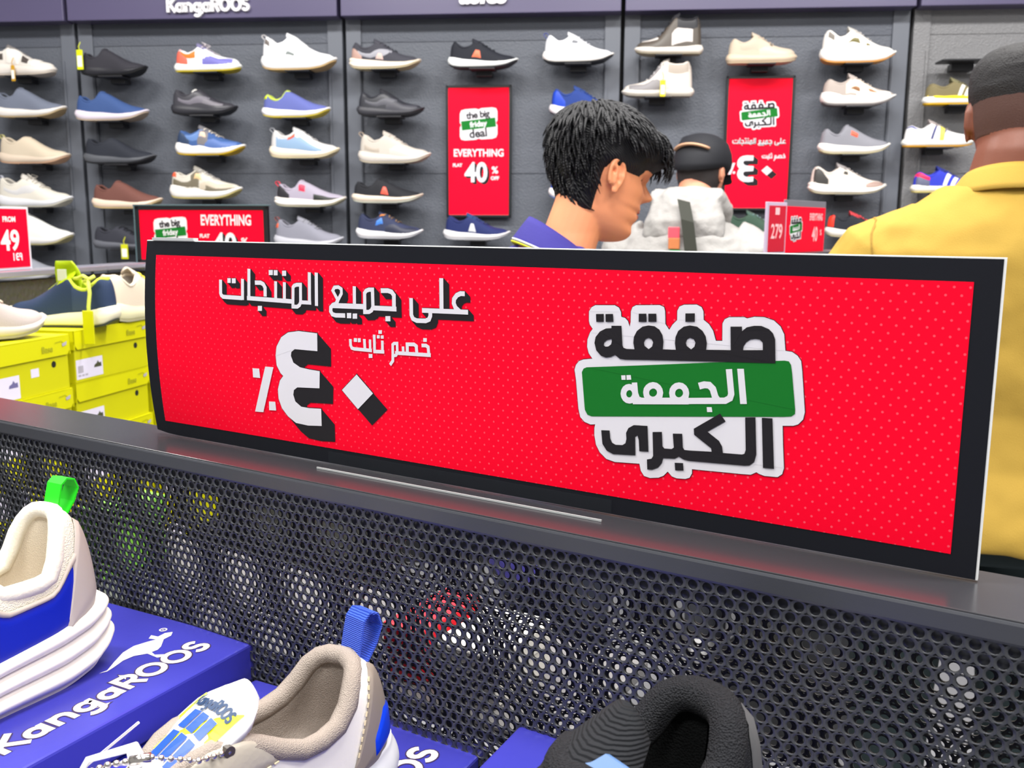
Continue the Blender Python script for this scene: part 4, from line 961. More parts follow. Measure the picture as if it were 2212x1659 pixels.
# tongue with its yellow label
rows = []
TN = []
for i in range(13):
    q = i / 12
    t_ = .36 + .27 * q
    x = s2.xx(t_) ; z = .121 - .022 * q - .014 * q * q
    w = .0275 * math.sin(min(1.0, .30 + q * 2.6) * math.pi / 2) * (1 - .12 * q)
    TN.append((x, z, w))
    rows.append([Vector((x, (k / 8 - .5) * 2 * w, z - .008 * ((k / 8 - .5) * 2) ** 2)) for k in range(9)] + [Vector((x + .002, (k / 8 - .5) * 2 * w, z - .006 - .008 * ((k / 8 - .5) * 2) ** 2)) for k in range(8, -1, -1)])
tg = G().loft(rows).make('tongue', mat('tongue_white', (240, 240, 240), .5), t2, True)
def tongue_fn(x, y, d):
    """x across the tongue, y down from its top edge -> on the tongue surface"""
    L = (TN[-1][0] - TN[0][0]); q = y / L
    i = min(11, max(0, int(q * 12))); f = q * 12 - i
    X = TN[i][0] + (TN[i + 1][0] - TN[i][0]) * f; Z = TN[i][1] + (TN[i + 1][1] - TN[i][1]) * f; w = max(.012, TN[i][2] + (TN[i + 1][2] - TN[i][2]) * f)
    return (X - d * .4, x, Z - .008 * (x / w) ** 2 + d + .0006)
PRINT['labyellow'] = mat('label_yellow', (226, 236, 0), .4); PRINT['labblue'] = mat('label_blue', (0, 72, 180), .4); PRINT['labnavy'] = mat('label_navy', (10, 50, 90), .4)
a = Art(); TY = TN[0][0]
rect = lambda x0, y0, x1, y1: [[(x0, y0), (x1, y0), (x1, y1), (x0, y1)]]
a.poly(rect(-.021, .016, .021, .067), 'labyellow', 1)
for x0, x1 in ((-.0105, -.0030), (-.0015, .0055), (.0070, .0135)):
    a.poly(rect(x0, .030, x1, .042), 'labblue', 2); a.poly(rect(x0, .0445, x1, .0620), 'labblue', 2)
sub = Art(); roo_word(sub, .0080, .036, (-.018, -.0270), 'labnavy', 2, None, .2)
for q, l, k in sub.items: a.items.append(([[(x, -y) for x, y in p] for p in q], l, k))
a.make('tongue_label', PRINT, tg, tongue_fn, step=.0003, grid=[(1, [.004 * i for i in range(4, 18)])])
lp = s2.pull_tab(mat('blue_ribbon', (44, 84, 214), .6, bump=('waveZ', 260, .8, .001)), t2, .030, .0095)
lp['label'] = 'ribbed blue heel loop'
g = G()
for i in range(4):
    tt = .60 + .035 * i
    p = s2.pt(tt, .93); q = s2.pt(tt + .012, .86)
    g.tube([(p.x, p.y + .004, p.z + .002), (p.x, .010, s2.h(tt) + .006), (p.x + .004, -.010, s2.h(tt) + .006), (q.x, -q.y - .004, q.z + .003)], .0040, 8, flat=.35)
for sd in (1, -1):
    p = s2.pt(.625, 1.0)
    g.tube([(p.x - .002, 0, p.z + .010), (p.x - .004, sd * .012, p.z + .017), (p.x + .014, sd * .030, p.z + .010), (p.x + .028, sd * .018, p.z + .004), (p.x + .004, 0, p.z + .008)], .0055, 8, flat=.35)
g.make('laces', mat('satin_lace_white', (240, 240, 244), .3), t2, True)
# bead chain from the top eyelet, and the card it carries
e = s2.pt(.475, .84)
ch = [Vector((e.x, e.y + .002, e.z)), Vector((e.x + .020, e.y + .004, e.z + .004)), Vector((e.x + .042, e.y - .006, e.z + .012)), Vector((e.x + .060, e.y - .020, e.z + .010)), Vector((e.x + .074, e.y - .038, e.z + .000)), Vector((e.x + .084, e.y - .050, e.z - .008)), Vector((e.x + .092, e.y - .044, e.z - .016)), Vector((e.x + .088, e.y - .030, e.z - .014))]
g = G(); acc_ = 0
for i in range(len(ch) - 1):
    n = max(1, int((ch[i + 1] - ch[i]).length / .0044))
    for k in range(n): g.ball(ch[i].lerp(ch[i + 1], k / n), .0019, 10, 7)
g.tube(ch, .0005, 5)
g.tube([ch[2].lerp(ch[3], .0), ch[2].lerp(ch[3], .5)], .0028, 10)
bc = g.make('bead_chain', mat('chrome_bead', (220, 214, 208), .15, metallic=1.0), t2, True)
bc['label'] = 'silver ball chain through the eyelet'
G().tube([(e.x, e.y + .0035, e.z), (e.x, e.y - .002, e.z)], .0036, 12).make('eyelet', mat('eyelet_dark', (70, 62, 56), .4), t2)
g = G()
a0, b0 = Vector((-.2257, .534, 1.150)), Vector((-.2680, .5330, 1.114))
inv = Matrix.Rotation(-math.atan2(-.75, -.66), 4, 'Z') @ Matrix.Translation(-Vector((-.1870, .5165, 1.0518)))
dn = Vector((-.035, .03, -.045))
A4 = [inv @ p for p in (a0, b0, b0 + dn, a0 + dn)]
th = Vector((.0007, .0007, .0007))
g.add([p for p in A4] + [p + th for p in A4], [(0, 1, 2, 3), (7, 6, 5, 4), (0, 4, 5, 1), (1, 5, 6, 2), (2, 6, 7, 3), (3, 7, 4, 0)])
cd = g.make('swing_card', BLUE2, t2)
G().tube([A4[0], A4[1]], .0009, 6).make('card_edge', mat('card_white', (240, 236, 236), .5), cd)

# 3 black knit shoe
t3 = thing('sneaker', 'black knit slip-on shoe with pale blue tongue tab at the bottom edge', 'shoe', (.0195, .4205, 1.0872), math.atan2(-.58, -.81))
s3 = Shoe('slipon', .285, hf=1.10, nT=64, nV=16, h=[(0, .094), (.05, .100), (.10, .096), (.20, .076), (.30, .074), (.38, .088), (.42, .090), (.55, .080), (.66, .070), (.8, .057), (.92, .050), (.98, .044), (1, .038)], op=(.06, .46, .030), lean=.016)
BK = fabric((34, 35, 39), .9, 'vor', 900, .9)
s3.upper(BK, t3); s3.lining(fabric((14, 16, 17), .95, 'vor', 700, .6), t3)
s3.collar(BK, t3, r=.0105, dz=-.006)
s3.sole(rubber((236, 234, 230)), t3, rows=10); s3.outsole(rubber((40, 40, 44)), t3)
s3.tongue(fabric((30, 32, 36), .9, 'waveZ', 200, .7), t3, .32, .58, .020, .028)
p = s3.pt(.40, 1.0)
G().box((0, 0, 0), (.024, .030, .004), bev=.0019, M=Matrix.Translation((p.x + .010, .012, p.z + .002)) @ Matrix.Rotation(R(20), 4, 'Y')).make('tongue_tab', mat('pale_blue_tab', (72, 106, 152), .45), t3)
s3.patch([(0, .05, .8), (.04, .05, .8), (.08, .05, .6)], mat('shoe_grey_pull', (92, 92, 94), .7), t3, 'heel_strip', .0024)
# ------------------------------------------------------------------ left gondola with the yellow boxes
TA = math.atan2(.978, .21)                       # local x along the box fronts (away), local y to the left of them
TD = Vector((.21, .978, 0)).normalized(); TN_ = Vector((.978, -.21, 0)).normalized()
A0 = Vector((-.9715, 2.082, 0))
def T2(s, n, z): p = A0 + TD * s + TN_ * n; return (p.x, p.y, z)
g2 = thing('display_gondola', 'dark gondola behind the yellow boxes with a pale cap rail along its top', 'shop fixture', T2(0, 0, 0), TA)
dark = mat('dark_olive_panel', (66, 66, 64), .45, bump=('vor', 90, .5, .004))
dark2 = mat('cap_rail_lilac', (164, 164, 178), .25, metallic=.5)
G().box((-.30, .25, .66), (1.86, .03, 1.30), bev=.002).make('divider_panel', dark, g2)
G().box((-.30, .25, 1.327), (1.90, .075, .014), bev=.002).make('cap_rail', dark2, g2)
G().box((-.30, .13, .575), (1.86, .30, .03), bev=.002).make('shelf', dark, g2)
G().box((.645, -.10, .66), (.03, .74, 1.30), bev=.002).make('end_panel', dark, g2)
G().box((.645, -.10, 1.322), (.055, .78, .014), bev=.002).make('end_cap_rail', dark2, g2)
G().box((-.25, .14, .08), (1.8, .34, .16), bev=.003).make('plinth', BLACK, g2)
g = G()
g.add([(-.23, .232, 1.20), (-.02, .232, 1.20), (-.02, .232, 1.31), (-.23, .232, 1.31)], [(0, 1, 2, 3)])
g.box((-.12, .230, 1.235), (.20, .004, .15), bev=.001)
g.make('plastic_pocket', mat('pocket_grey', (120, 120, 108), .2, alpha=.6), g2)

YEL = mat('carton_yellow', (204, 201, 0), .5, vary=.05, vscale=8)
YEL2 = mat('carton_yellow_lid', (214, 211, 0), .45)
HOLE = mat('vent_black', (24, 26, 12), .9)
PRINT['ylogo'] = mat('box_logo_olive', (172, 172, 26), .5); PRINT['paper'] = mat('label_paper', (226, 220, 236), .6)
PRINT['inkdark'] = mat('label_ink_dark', (74, 76, 50), .6); PRINT['inkviolet'] = mat('label_ink_violet', (110, 104, 150), .6); PRINT['inkgrey'] = mat('label_ink_grey', (178, 172, 182), .6)
YL, YD, YH, YLID = .283, .205, .119, .043
def yellow_box(label, s, ztop, lab='dark', dn=0.0, L=YL, sticker=False, group='yellow shoe boxes on the left gondola'):
    c = A0 + TD * (s + L / 2) + TN_ * (-YD / 2 + dn)
    t = thing('shoe_box', label, 'box', (c.x, c.y, ztop - YH), TA, group)
    G().box((0, 0, (YH - .003) / 2), (L - .008, YD - .008, YH - .003), bev=.002).make('carton', YEL, t)
    # lid: skirt with rounded lower corners on the front
    l = G()
    l.box((0, 0, YH - .002), (L, YD, .004), bev=.0015)
    for fy in (-1, 1):
        y = fy * (YD / 2 - .001)
        pr = [(-L / 2, YH), (-L / 2, YH - YLID * .72), (-L / 2 + .010, YH - YLID), (L / 2 - .010, YH - YLID), (L / 2, YH - YLID * .72), (L / 2, YH)]
        n = len(pr)
        v = [(x, y - .001, z) for x, z in pr] + [(x, y + .001, z) for x, z in pr]
        l.add(v, [tuple(range(n)), tuple(range(2 * n - 1, n - 1, -1))] + [(i, i + n, (i + 1) % n + n, (i + 1) % n) for i in range(n)])
    for fx in (-1, 1): l.box((fx * (L / 2 - .001), 0, YH - YLID * .5), (.002, YD, YLID))
    ld = l.make('lid', YEL2, t)
    fy = -YD / 2
    a = Art()
    a.text('Base', .019, 'ylogo', 1, (L / 2 - .075, YH - .031), .0004)
    a.stroke([(L / 2 - .050, YH - .014), (L / 2 - .030, YH - .012), (L / 2 - .018, YH - .020)], .0016, 'ylogo', 1)
    a.poly([[(L / 2 - .028, YH - .018), (L / 2 - .012, YH - .014), (L / 2 - .014, YH - .022), (L / 2 - .026, YH - .024)]], 'inkgrey', 1)
    a.make('lid_print', PRINT, ld, lambda x, y, d: (x, fy - .001 - d, y), step=.0003)
    ve = G(); ve.tube([(L / 2 - .052, fy + .006, YH - .060), (L / 2 - .052, fy + .0036, YH - .060)], .0072, 18)
    ve.make('vent_hole', HOLE, t)
    a = Art()
    x0, x1, z0, z1 = -L / 2 + .006, -L / 2 + .100, .008, .052
    if lab == 'left': x0, x1, z0, z1 = -L / 2 + .02, -L / 2 + .125, .004, .052
    a.poly([[(x0, z0), (x1, z0), (x1, z1), (x0, z1)]], 'paper', 1)
    ink = 'inkviolet' if lab == 'left' else 'inkdark'
    sx = x1 - .032; sz = z1 - .024
    a.poly([[(sx, sz), (sx + .027, sz), (sx + .026, sz + .010), (sx + .019, sz + .009), (sx + .014, sz + .015), (sx + .010, sz + .009), (sx + .002, sz + .006)]], ink, 2)
    a.poly([[(x0 + .006, z1 - .030), (x0 + .024, z1 - .030), (x0 + .024, z1 - .014), (x0 + .006, z1 - .014)]], 'inkgrey', 2)
    for k in range(3): a.poly([[(x0 + .006 + .012 * k, z0 + .006), (x0 + .015 + .012 * k, z0 + .006), (x0 + .015 + .012 * k, z0 + .010), (x0 + .006 + .012 * k, z0 + .010)]], 'inkgrey', 2)
    if sticker: a.poly([[(.018, .040), (.042, .040), (.042, .058), (.018, .058)]], 'paper', 1)
    a.make('size_label', PRINT, t, lambda x, y, d: (x, fy + .004 - d, y), step=.0003)
    return t
names = ['topmost', 'second', 'third', 'fourth', 'bottom']
for k in range(5):
    yellow_box('yellow shoe box, %s in the stack below the navy sneaker' % names[k], .005, 1.2105 - k * YH, 'dark', .004 * (k % 2) * -1)
    yellow_box('yellow shoe box, %s in the stack at the left edge%s' % (names[k], ' with a small white sticker' if k == 0 else ''), -.292, 1.2055 - k * YH, 'left', 0, sticker=(k == 0))
for k in range(4):
    yellow_box('yellow box, %s in the stack showing beside the lower left edge of the big sign' % ['topmost', 'second', 'third', 'bottom'][k], .302, 1.2105 - (k + 1) * YH, 'dark', 0.012, L=.27)

def free_shoe(label, toe_dir, centre, z, style, **kw):
    return build_shoe('sneaker', label, 'shoe', (centre[0], centre[1], z), math.atan2(toe_dir[1], toe_dir[0]), style, group='shoes on the yellow boxes', nT=44, nV=12, **kw)
navy = free_shoe('navy sneaker with lime green lining and laces standing on the yellow boxes', (-.978, .12), (-1.035, 2.185), 1.2112, 'runner', L=.262, up=(40, 56, 84), sole=(240, 234, 206), out=(60, 66, 60), line=(176, 200, 20), col=(206, 222, 70), tong=(190, 214, 10), acc=[('quarter', (48, 66, 98), [(.18, .05, .8), (.34, .05, .85)])], hf=1.12)
nm_ = Shoe('runner', .262, hf=1.12)
g = G()
p = nm_.pt(.40, 1)
for pts in ([(-.092, .046, .112), (-.078, .040, .118), (-.060, .030, .112), (-.040, .014, .110)], [(-.092, .044, .110), (-.097, .050, .08), (-.092, .050, .05), (-.094, .053, .03)], [(-.106, .040, .118), (-.094, .044, .110), (-.080, .042, .106)]):
    g.tube([(x, y, z) for x, y, z in pts], .0042, 7)
g.make('lime_lace', mat('lime_lace', (214, 226, 90), .55), navy, True)
g = G(); g.box((-.094, .058, .004), (.026, .003, .076), bev=.0014)
g.make('swing_tag', mat('tag_lime', (206, 206, 0), .4), navy)
g = G()
rows = []
for i in range(9):
    q = i / 8
    w = .030 * math.sin(min(1, .42 + q * 1.3) * math.pi / 2) * (1 - .22 * max(0, q - .5))
    z = .150 - .080 * q; y = .014 - .016 * math.sin(q * 2.6)
    rows.append([Vector((-.020 + (k / 8 - .5) * 2 * w, y + .006 * ((k / 8 - .5) * 2) ** 2, z)) for k in range(9)] + [Vector((-.020 + (k / 8 - .5) * 2 * w, y - .006 + .006 * ((k / 8 - .5) * 2) ** 2, z)) for k in range(8, -1, -1)])
tl = g.loft(rows).make('tongue_flap', mat('lime_tongue', (176, 200, 0), .5), navy, True)
G().box((-.014, .018, .118), (.022, .003, .026), bev=.001).make('tongue_print', mat('tag_paper_grey', (200, 204, 180), .6), tl)
free_shoe('cream sneaker at the left edge pointing right on the yellow boxes', (.50, .87), (-1.088, 1.925), 1.2112, 'runner', L=.285, up=(178, 166, 160), sole=(196, 188, 176), line=(120, 100, 86), lace=(188, 166, 146), tong=(176, 156, 138), acc=[('overlay', (206, 192, 180), [(.40, .45, .92), (.55, .45, .92), (.66, .5, .85)])])
free_shoe('cream and beige sneaker beside the black edge of the big sign', (.21, .978), (-.935, 2.375), 1.2112, 'runner', L=.28, up=(222, 208, 186), sole=(240, 234, 190), line=(150, 140, 130), lace=(206, 196, 60), tong=(210, 196, 176), acc=[('side_window', (80, 76, 72), [(.30, .5), (.46, .38), (.46, .46), (.32, .58)], .003), ('overlay', (240, 232, 214), SWOOP), ('overlay', (196, 176, 150), HEEL)], hf=1.05)

# ------------------------------------------------------------------ small signs
def english_badge(a, c, w, L0=2):
    h = w * .80
    pts = []
    for i in range(40):
        an = 2 * math.pi * i / 40
        cx_, sx_ = math.cos(an), math.sin(an)
        r = 1 / max(abs(cx_) / .5, abs(sx_) / .5)
        r *= (1.0 if i % 5 else .93)
        pts.append((c[0] + cx_ * r * w, c[1] + sx_ * r * h + .05 * w * cx_ * r * 2 * .6))
    a.poly([pts], 'white', L0)
    tl_ = R(6)
    a.text('the big', w * .25, 'black', L0 + 1, (c[0] - .01 * w, c[1] + h * .20), w * .008, rot=tl_, space=.92)
    bw, bh = w * .46, h * .15
    q = [(-bw, -bh), (bw, -bh), (bw, bh), (-bw, bh)]
    a.poly([[(c[0] + x * math.cos(tl_) - y * math.sin(tl_), c[1] + x * math.sin(tl_) + y * math.cos(tl_)) for x, y in q]], 'green', L0 + 1)
    a.text('friday', w * .20, 'white', L0 + 2, (c[0], c[1] - h * .08), w * .006, rot=tl_)
    a.text('deal', w * .30, 'black', L0 + 1, (c[0], c[1] - h * .42), w * .009, rot=tl_)
def big_40(a, c, size, L0=2):
    for k in range(6): a.text('40', size, 'black', L0, (c[0] + size * .018 * k, c[1] - size * .016 * k), size * .03, sx=.86)
    a.text('40', size, 'white', L0 + 1, c, size * .03, sx=.86)
    a.text('%', size * .36, 'white', L0 + 1, (c[0] + size * .72, c[1] + size * .30), size * .008)
    a.text('OFF', size * .18, 'white', L0 + 1, (c[0] + size * .72, c[1] + size * .06), size * .008)
    a.text('FLAT', size * .16, 'white', L0 + 1, (c[0] - size * .72, c[1] + size * .55), size * .008)
def bbox(*groups):
    xs = []; ys = []
    for gname in groups:
        for sh in ART[gname]:
            for l in (sh[1:] if sh[0] == 'p' else [sh[3]]):
                xs += l[0::2]; ys += l[1::2]
    return min(xs), max(xs), min(ys), max(ys)
def place(a, fn, groups, c, w, **kw):
    b = bbox(*groups); k = w / (b[1] - b[0])
    fn(a, k, (c[0] - k * (b[0] + b[1]) / 2, c[1] - k * (b[2] + b[3]) / 2))
RED = PRINT['red']
FRAME = mat('frame_black', (22, 24, 28), .35)
GLASSY = mat('frame_teal_edge', (90, 110, 116), .2, metallic=.2)
def framed(name, label, loc, rotz, w, h, fr=.010, d=.016, group=None):
    t = thing(name, label, 'sign', loc, rotz, group)
    g = G()
    g.box((0, d / 2, h / 2), (w, d * .6, h))
    for x, z, dx, dz in ((0, fr / 2, w, fr), (0, h - fr / 2, w, fr), (-w / 2 + fr / 2, h / 2, fr, h), (w / 2 - fr / 2, h / 2, fr, h)): g.box((x, d / 2, z), (dx, d, dz), bev=.0012)
    g.make('frame', FRAME, t)
    G().box((0, d * .2 - .0008 + .0002, h / 2), (w - 2 * fr, .0010, h - 2 * fr)).make('red_print', RED, t)
    return t
# English poster on the wall
t = framed('sale_poster', 'tall red poster with English lettering and 40 hung on the shoe wall', W(-.136, .030, 1.474), WALL_A, .262, .514)
a = Art()
english_badge(a, (0, .365), .150)
a.text('EVERYTHING', .040, 'white', 2, (0, .240), .0010, sx=.86)
big_40(a, (-.010, .142), .105)
a.make('poster_lettering', PRINT, t, lambda x, y, d: (x, .0022 - d, y), step=.0003)
# Arabic poster on the wall
t = framed('sale_poster', 'tall red poster with Arabic lettering hung behind the capped man', W(.954, .030, 1.505), WALL_A, .258, .507)
a = Art()
place(a, sale_badge, ['badge'], (0, .362), .150)
def one(gr, ext=None):
    def f(a, k, off):
        if ext: a.raw(ART[gr], 'black', 2, k, off, ext=(ART[ext][0] * k, ART[ext][1] * k))
        a.raw(ART[gr], 'white', 3, k, off)
    return f
place(a, one('line', 'ext_line'), ['line'], (.004, .262), .200)
place(a, one('small'), ['small'], (.062, .205), .088)
place(a, one('big', 'ext_big'), ['big'], (-.008, .160), .135)
place(a, one('pct'), ['pct'], (-.096, .160), .028)
a.make('poster_lettering', PRINT, t, lambda x, y, d: (x, .0022 - d, y), step=.0003)
# English board on the end rail of the left gondola
p = T2(.645, 0, 1.3298)
q = Vector((-1.082, 2.757, 0)) + Vector((.978, -.21, 0)) * .205
t = framed('sale_sign', 'red board with English lettering and dark frame standing left above the big sign', (q.x, q.y, 1.3298), math.atan2(-.21, .978), .41, .166, fr=.013, d=.014)
G().box((0, .007, .1665), (.42, .018, .004), bev=.001).make('clear_edge', GLASSY, t)
G().box((-.2065, .007, .083), (.004, .018, .166), bev=.001).make('clear_edge', GLASSY, t)
a = Art()
english_badge(a, (-.095, .090), .105)
a.text('EVERYTHING', .040, 'white', 2, (.078, .112), .0012, sx=.66)
big_40(a, (.072, .030), .085)
a.make('board_lettering', PRINT, t, lambda x, y, d: (x, .0016 - d, y), step=.0003)
# price sign at the left edge
t = thing('price_sign', 'red price sign in clear acrylic at the left edge above the yellow boxes', 'sign', T2(.112, -.262, 1.3342), TA + .04)
G().box((0, 0, .0745), (.215, .006, .149), bev=.001).make('acrylic_holder', mat('acrylic_pale', (214, 212, 222), .2), t)
G().box((-.002, -.0036, .075), (.203, .0012, .138)).make('red_print', RED, t)
a = Art()
a.text('FROM', .017, 'white', 1, (.035, .114), .0006)
a.text('149', .066, 'white', 1, (.018, .048), .0018, sx=.98)
for x, pts in ((.042, [(0, .018), (0, 0)]), ): a.stroke([(x + p_[0], .022 + p_[1]) for p_ in pts], .0036, 'white', 1)
b4 = [ART['big'][0]]; xs = b4[0][1][0::2]; ys = b4[0][1][1::2]; k4 = .018 / (max(ys) - min(ys))
a.raw(b4, 'white', 1, k4, (.049 - k4 * min(xs), .022 - k4 * min(ys)))
a.stroke([(.066 + .004 * math.cos(R(40 * i)), .035 + .004 * math.sin(R(40 * i))) for i in range(9)], .003, 'white', 1, True)
a.stroke([(.070, .035), (.070, .022)], .0034, 'white', 1)
a.make('price_lettering', PRINT, t, lambda x, y, d: (x, -.0043 - d, y), step=.0003)

# ------------------------------------------------------------------ fixture at the right with two signs
DA = math.atan2(.8, .6)
G3 = Vector((.718, 2.545, 0))
def T3(s, n, z): p = G3 + Vector((.6, .8, 0)) * s + Vector((.8, -.6, 0)) * n; return (p.x, p.y, z)
g3 = thing('display_gondola', 'dark gondola end with grey top carrying two small red signs at the right', 'shop fixture', T3(0.1, -.02, 0), DA)
G().box((0.1, 0, .68), (.56, .05, 1.36), bev=.003).make('divider_panel', dark, g3)
G().box((0.1, 0, 1.368), (.60, .10, .016), bev=.002).make('cap_rail', mat('cap_rail_dark', (96, 94, 100), .3, metallic=.5), g3)
G().box((0.1, -.05, .09), (.58, .4, .18), bev=.003).make('plinth', BLACK, g3)
t = thing('price_sign', 'narrow red sign in clear acrylic reading 279 beside the capped man', 'sign', T3(-.062, .0, 1.3762), DA - .18)
G().box((0, 0, .066), (.094, .006, .132), bev=.001).make('acrylic_holder', mat('acrylic_violet', (190, 176, 200), .2), t)
G().box((.002, -.0036, .064), (.078, .0012, .118)).make('red_print', mat('print_deep_red', (196, 10, 44), .4), t)
a = Art()
a.text('279', .052, 'softwhite', 1, (.0, .040), .0008, sx=.70)
a.poly([[(-.010, .100), (.010, .100), (.010, .118), (-.010, .118)]], 'softwhite', 1)
a.make('price_lettering', PRINT, t, lambda x, y, d: (x, -.0043 - d, y), step=.0003)
t = thing('sale_sign', 'small red sale sign in clear acrylic right of the narrow 279 sign', 'sign', T3(.150, .0, 1.3762), DA)
G().box((0, 0, .070), (.312, .006, .140), bev=.001).make('acrylic_holder', mat('acrylic_smoke', (120, 116, 126), .2), t)
G().box((0, -.0036, .062), (.300, .0012, .122)).make('red_print', RED, t)
a = Art()
place(a, sale_badge, ['badge'], (-.078, .064), .096)
a.make('deal_badge', PRINT, t, lambda x, y, d: (x, -.0043 - d, y), step=.0003)
a = Art()
a.text('EVERYTHING', .026, 'softwhite', 2, (.075, .088), .001, sx=.68)
a.text('40', .056, 'softwhite', 2, (.070, .030), .001, sx=.8)
a.text('%', .022, 'softwhite', 2, (.118, .046), .0005)
a.make('board_lettering', PRINT, t, lambda x, y, d: (x, -.0043 - d, y), step=.0003)

# ------------------------------------------------------------------ raised brand words on the header
LETTER = mat('letter_white', (240, 238, 240), .35)
def raised(o, th=.012):
    md = o.modifiers.new('thickness', 'SOLIDIFY'); md.thickness = th; md.offset = -1
    return o
a = Art()
roo_word(a, .052, .335, (-.168, 0), 'w', 0, None, .22)
o = a.make('brand_letters', {'w': LETTER}, None, lambda x, y, d: (x, -.012, y))
o.location = W(-1.205, .081, 2.268); o.rotation_euler = (0, 0, WALL_A)
tag(raised(o), 'raised white brand word on the purple header at the upper left', 'sign')
a = Art()
a.text('asics', .098, 'w', 0, (0, 0), .004, shear=.2)
o = a.make('brand_letters', {'w': LETTER}, None, lambda x, y, d: (x, -.012, y))
o.location = W(-.112, .081, 2.282); o.rotation_euler = (0, 0, WALL_A)
tag(raised(o), 'raised white brand word cut by the top of the picture, above the English poster', 'sign')
# ------------------------------------------------------------------ people
HEADZ = [(-.006, .040, .000, .018), (.002, .066, -.012, .030), (.012, .082, -.030, .041), (.024, .088, -.045, .049), (.038, .083, -.058, .055), (.050, .0885, -.066, .058), (.058, .088, -.070, .060), (.063, .0835, -.073, .061),
         (.070, .0895, -.076, .063), (.080, .086, -.080, .065), (.095, .085, -.086, .068), (.110, .082, -.091, .070), (.122, .079, -.094, .0715), (.136, .089, -.097, .073), (.150, .090, -.099, .0742), (.168, .087, -.099, .0745), (.185, .077, -.094, .071), (.200, .060, -.082, .062), (.212, .038, -.062, .047), (.220, .014, -.038, .028), (.2245, -.008, -.018, .008)]
def head_surface(n=56, m=64):
    zt = [r[0] for r in HEADZ]
    fx = [(r[0], r[1]) for r in HEADZ]; bx = [(r[0], r[2]) for r in HEADZ]; wy = [(r[0], r[3]) for r in HEADZ]
    rings = []
    for i in range(m):
        q = i / (m - 1)
        z = zt[0] + (zt[-1] - zt[0]) * (q if q < .85 else .85 + (q - .85) * 1.0)
        f, b, w = pchip(fx, z), pchip(bx, z), pchip(wy, z)
        c = -.012 if f > -.005 else (f + b) / 2
        c = min(max(c, b + .004), f - .004)
        ring = []
        for k in range(n):
            a = 2 * math.pi * k / n
            ca, sa = math.cos(a), math.sin(a)
            rx = (f - c) if ca > 0 else (c - b)
            e = .86 if ca > 0 else .95
            x = c + rx * math.copysign(abs(ca) ** e, ca); y = w * math.copysign(abs(sa) ** .93, sa)
            if ca > 0:
                g_ = lambda v, m_, s_: math.exp(-((v - m_) / s_) ** 2)
                nose = .026 * g_(z, .0985, .012) + .014 * g_(z, .113, .014) + .006 * g_(z, .130, .012)
                sg = .0075 + .0065 * g_(z, .094, .010)
                x += nose * math.exp(-(y / sg) ** 2)
                for sd in (1, -1):
                    x -= .0085 * g_(y, sd * .031, .015) * g_(z, .121, .011)
                    x += .0030 * g_(y, sd * .030, .020) * g_(z, .139, .007)
                    x += .0035 * g_(y, sd * .042, .016) * g_(z, .098, .014)
                x += .0040 * g_(y, 0, .018) * g_(z, .0695, .0045) + .0042 * g_(y, 0, .017) * g_(z, .0555, .0050) - .0040 * g_(y, 0, .022) * g_(z, .0628, .0028)
            ring.append(Vector((x, y, z)))
        rings.append(ring)
    return rings
RINGS = head_surface()
def ear_geo(g, M, side):
    """outer ear with rim, bowl and lobe"""
    path = []
    for i in range(15):
        a = R(-60 + 300 * i / 14)
        path.append((-.004 + .0150 * math.cos(a) - .002 * math.sin(a), side * (.0775 - .003 * math.cos(a)), .111 + .0255 * math.sin(a)))
    g.tube(path, [.0046] * 15, 8, M=M)
    g.ball((-.005, side * .0700, .111), (.0140, .0056, .0240), 14, 10, M=M)
    g.ball((.0015, side * .0765, .083), (.0075, .0050, .0090), 10, 8, M=M)
    g.ball((.010, side * .0755, .108), (.0050, .0055, .0085), 8, 6, M=M)
    g.tube([(-.012, side * .080, .128), (-.006, side * .081, .118), (-.004, side * .081, .100), (.000, side * .080, .092)], .0032, 6, M=M)

def remeshed(g, name, m, parent, voxel=.005, smooth=4):
    o = g.make(name, m, parent, True)
    r = o.modifiers.new('skin', 'REMESH'); r.mode = 'VOXEL'; r.voxel_size = voxel; r.use_smooth_shade = True
    if smooth:
        s = o.modifiers.new('soften', 'SMOOTH'); s.iterations = smooth; s.factor = .5
    return o

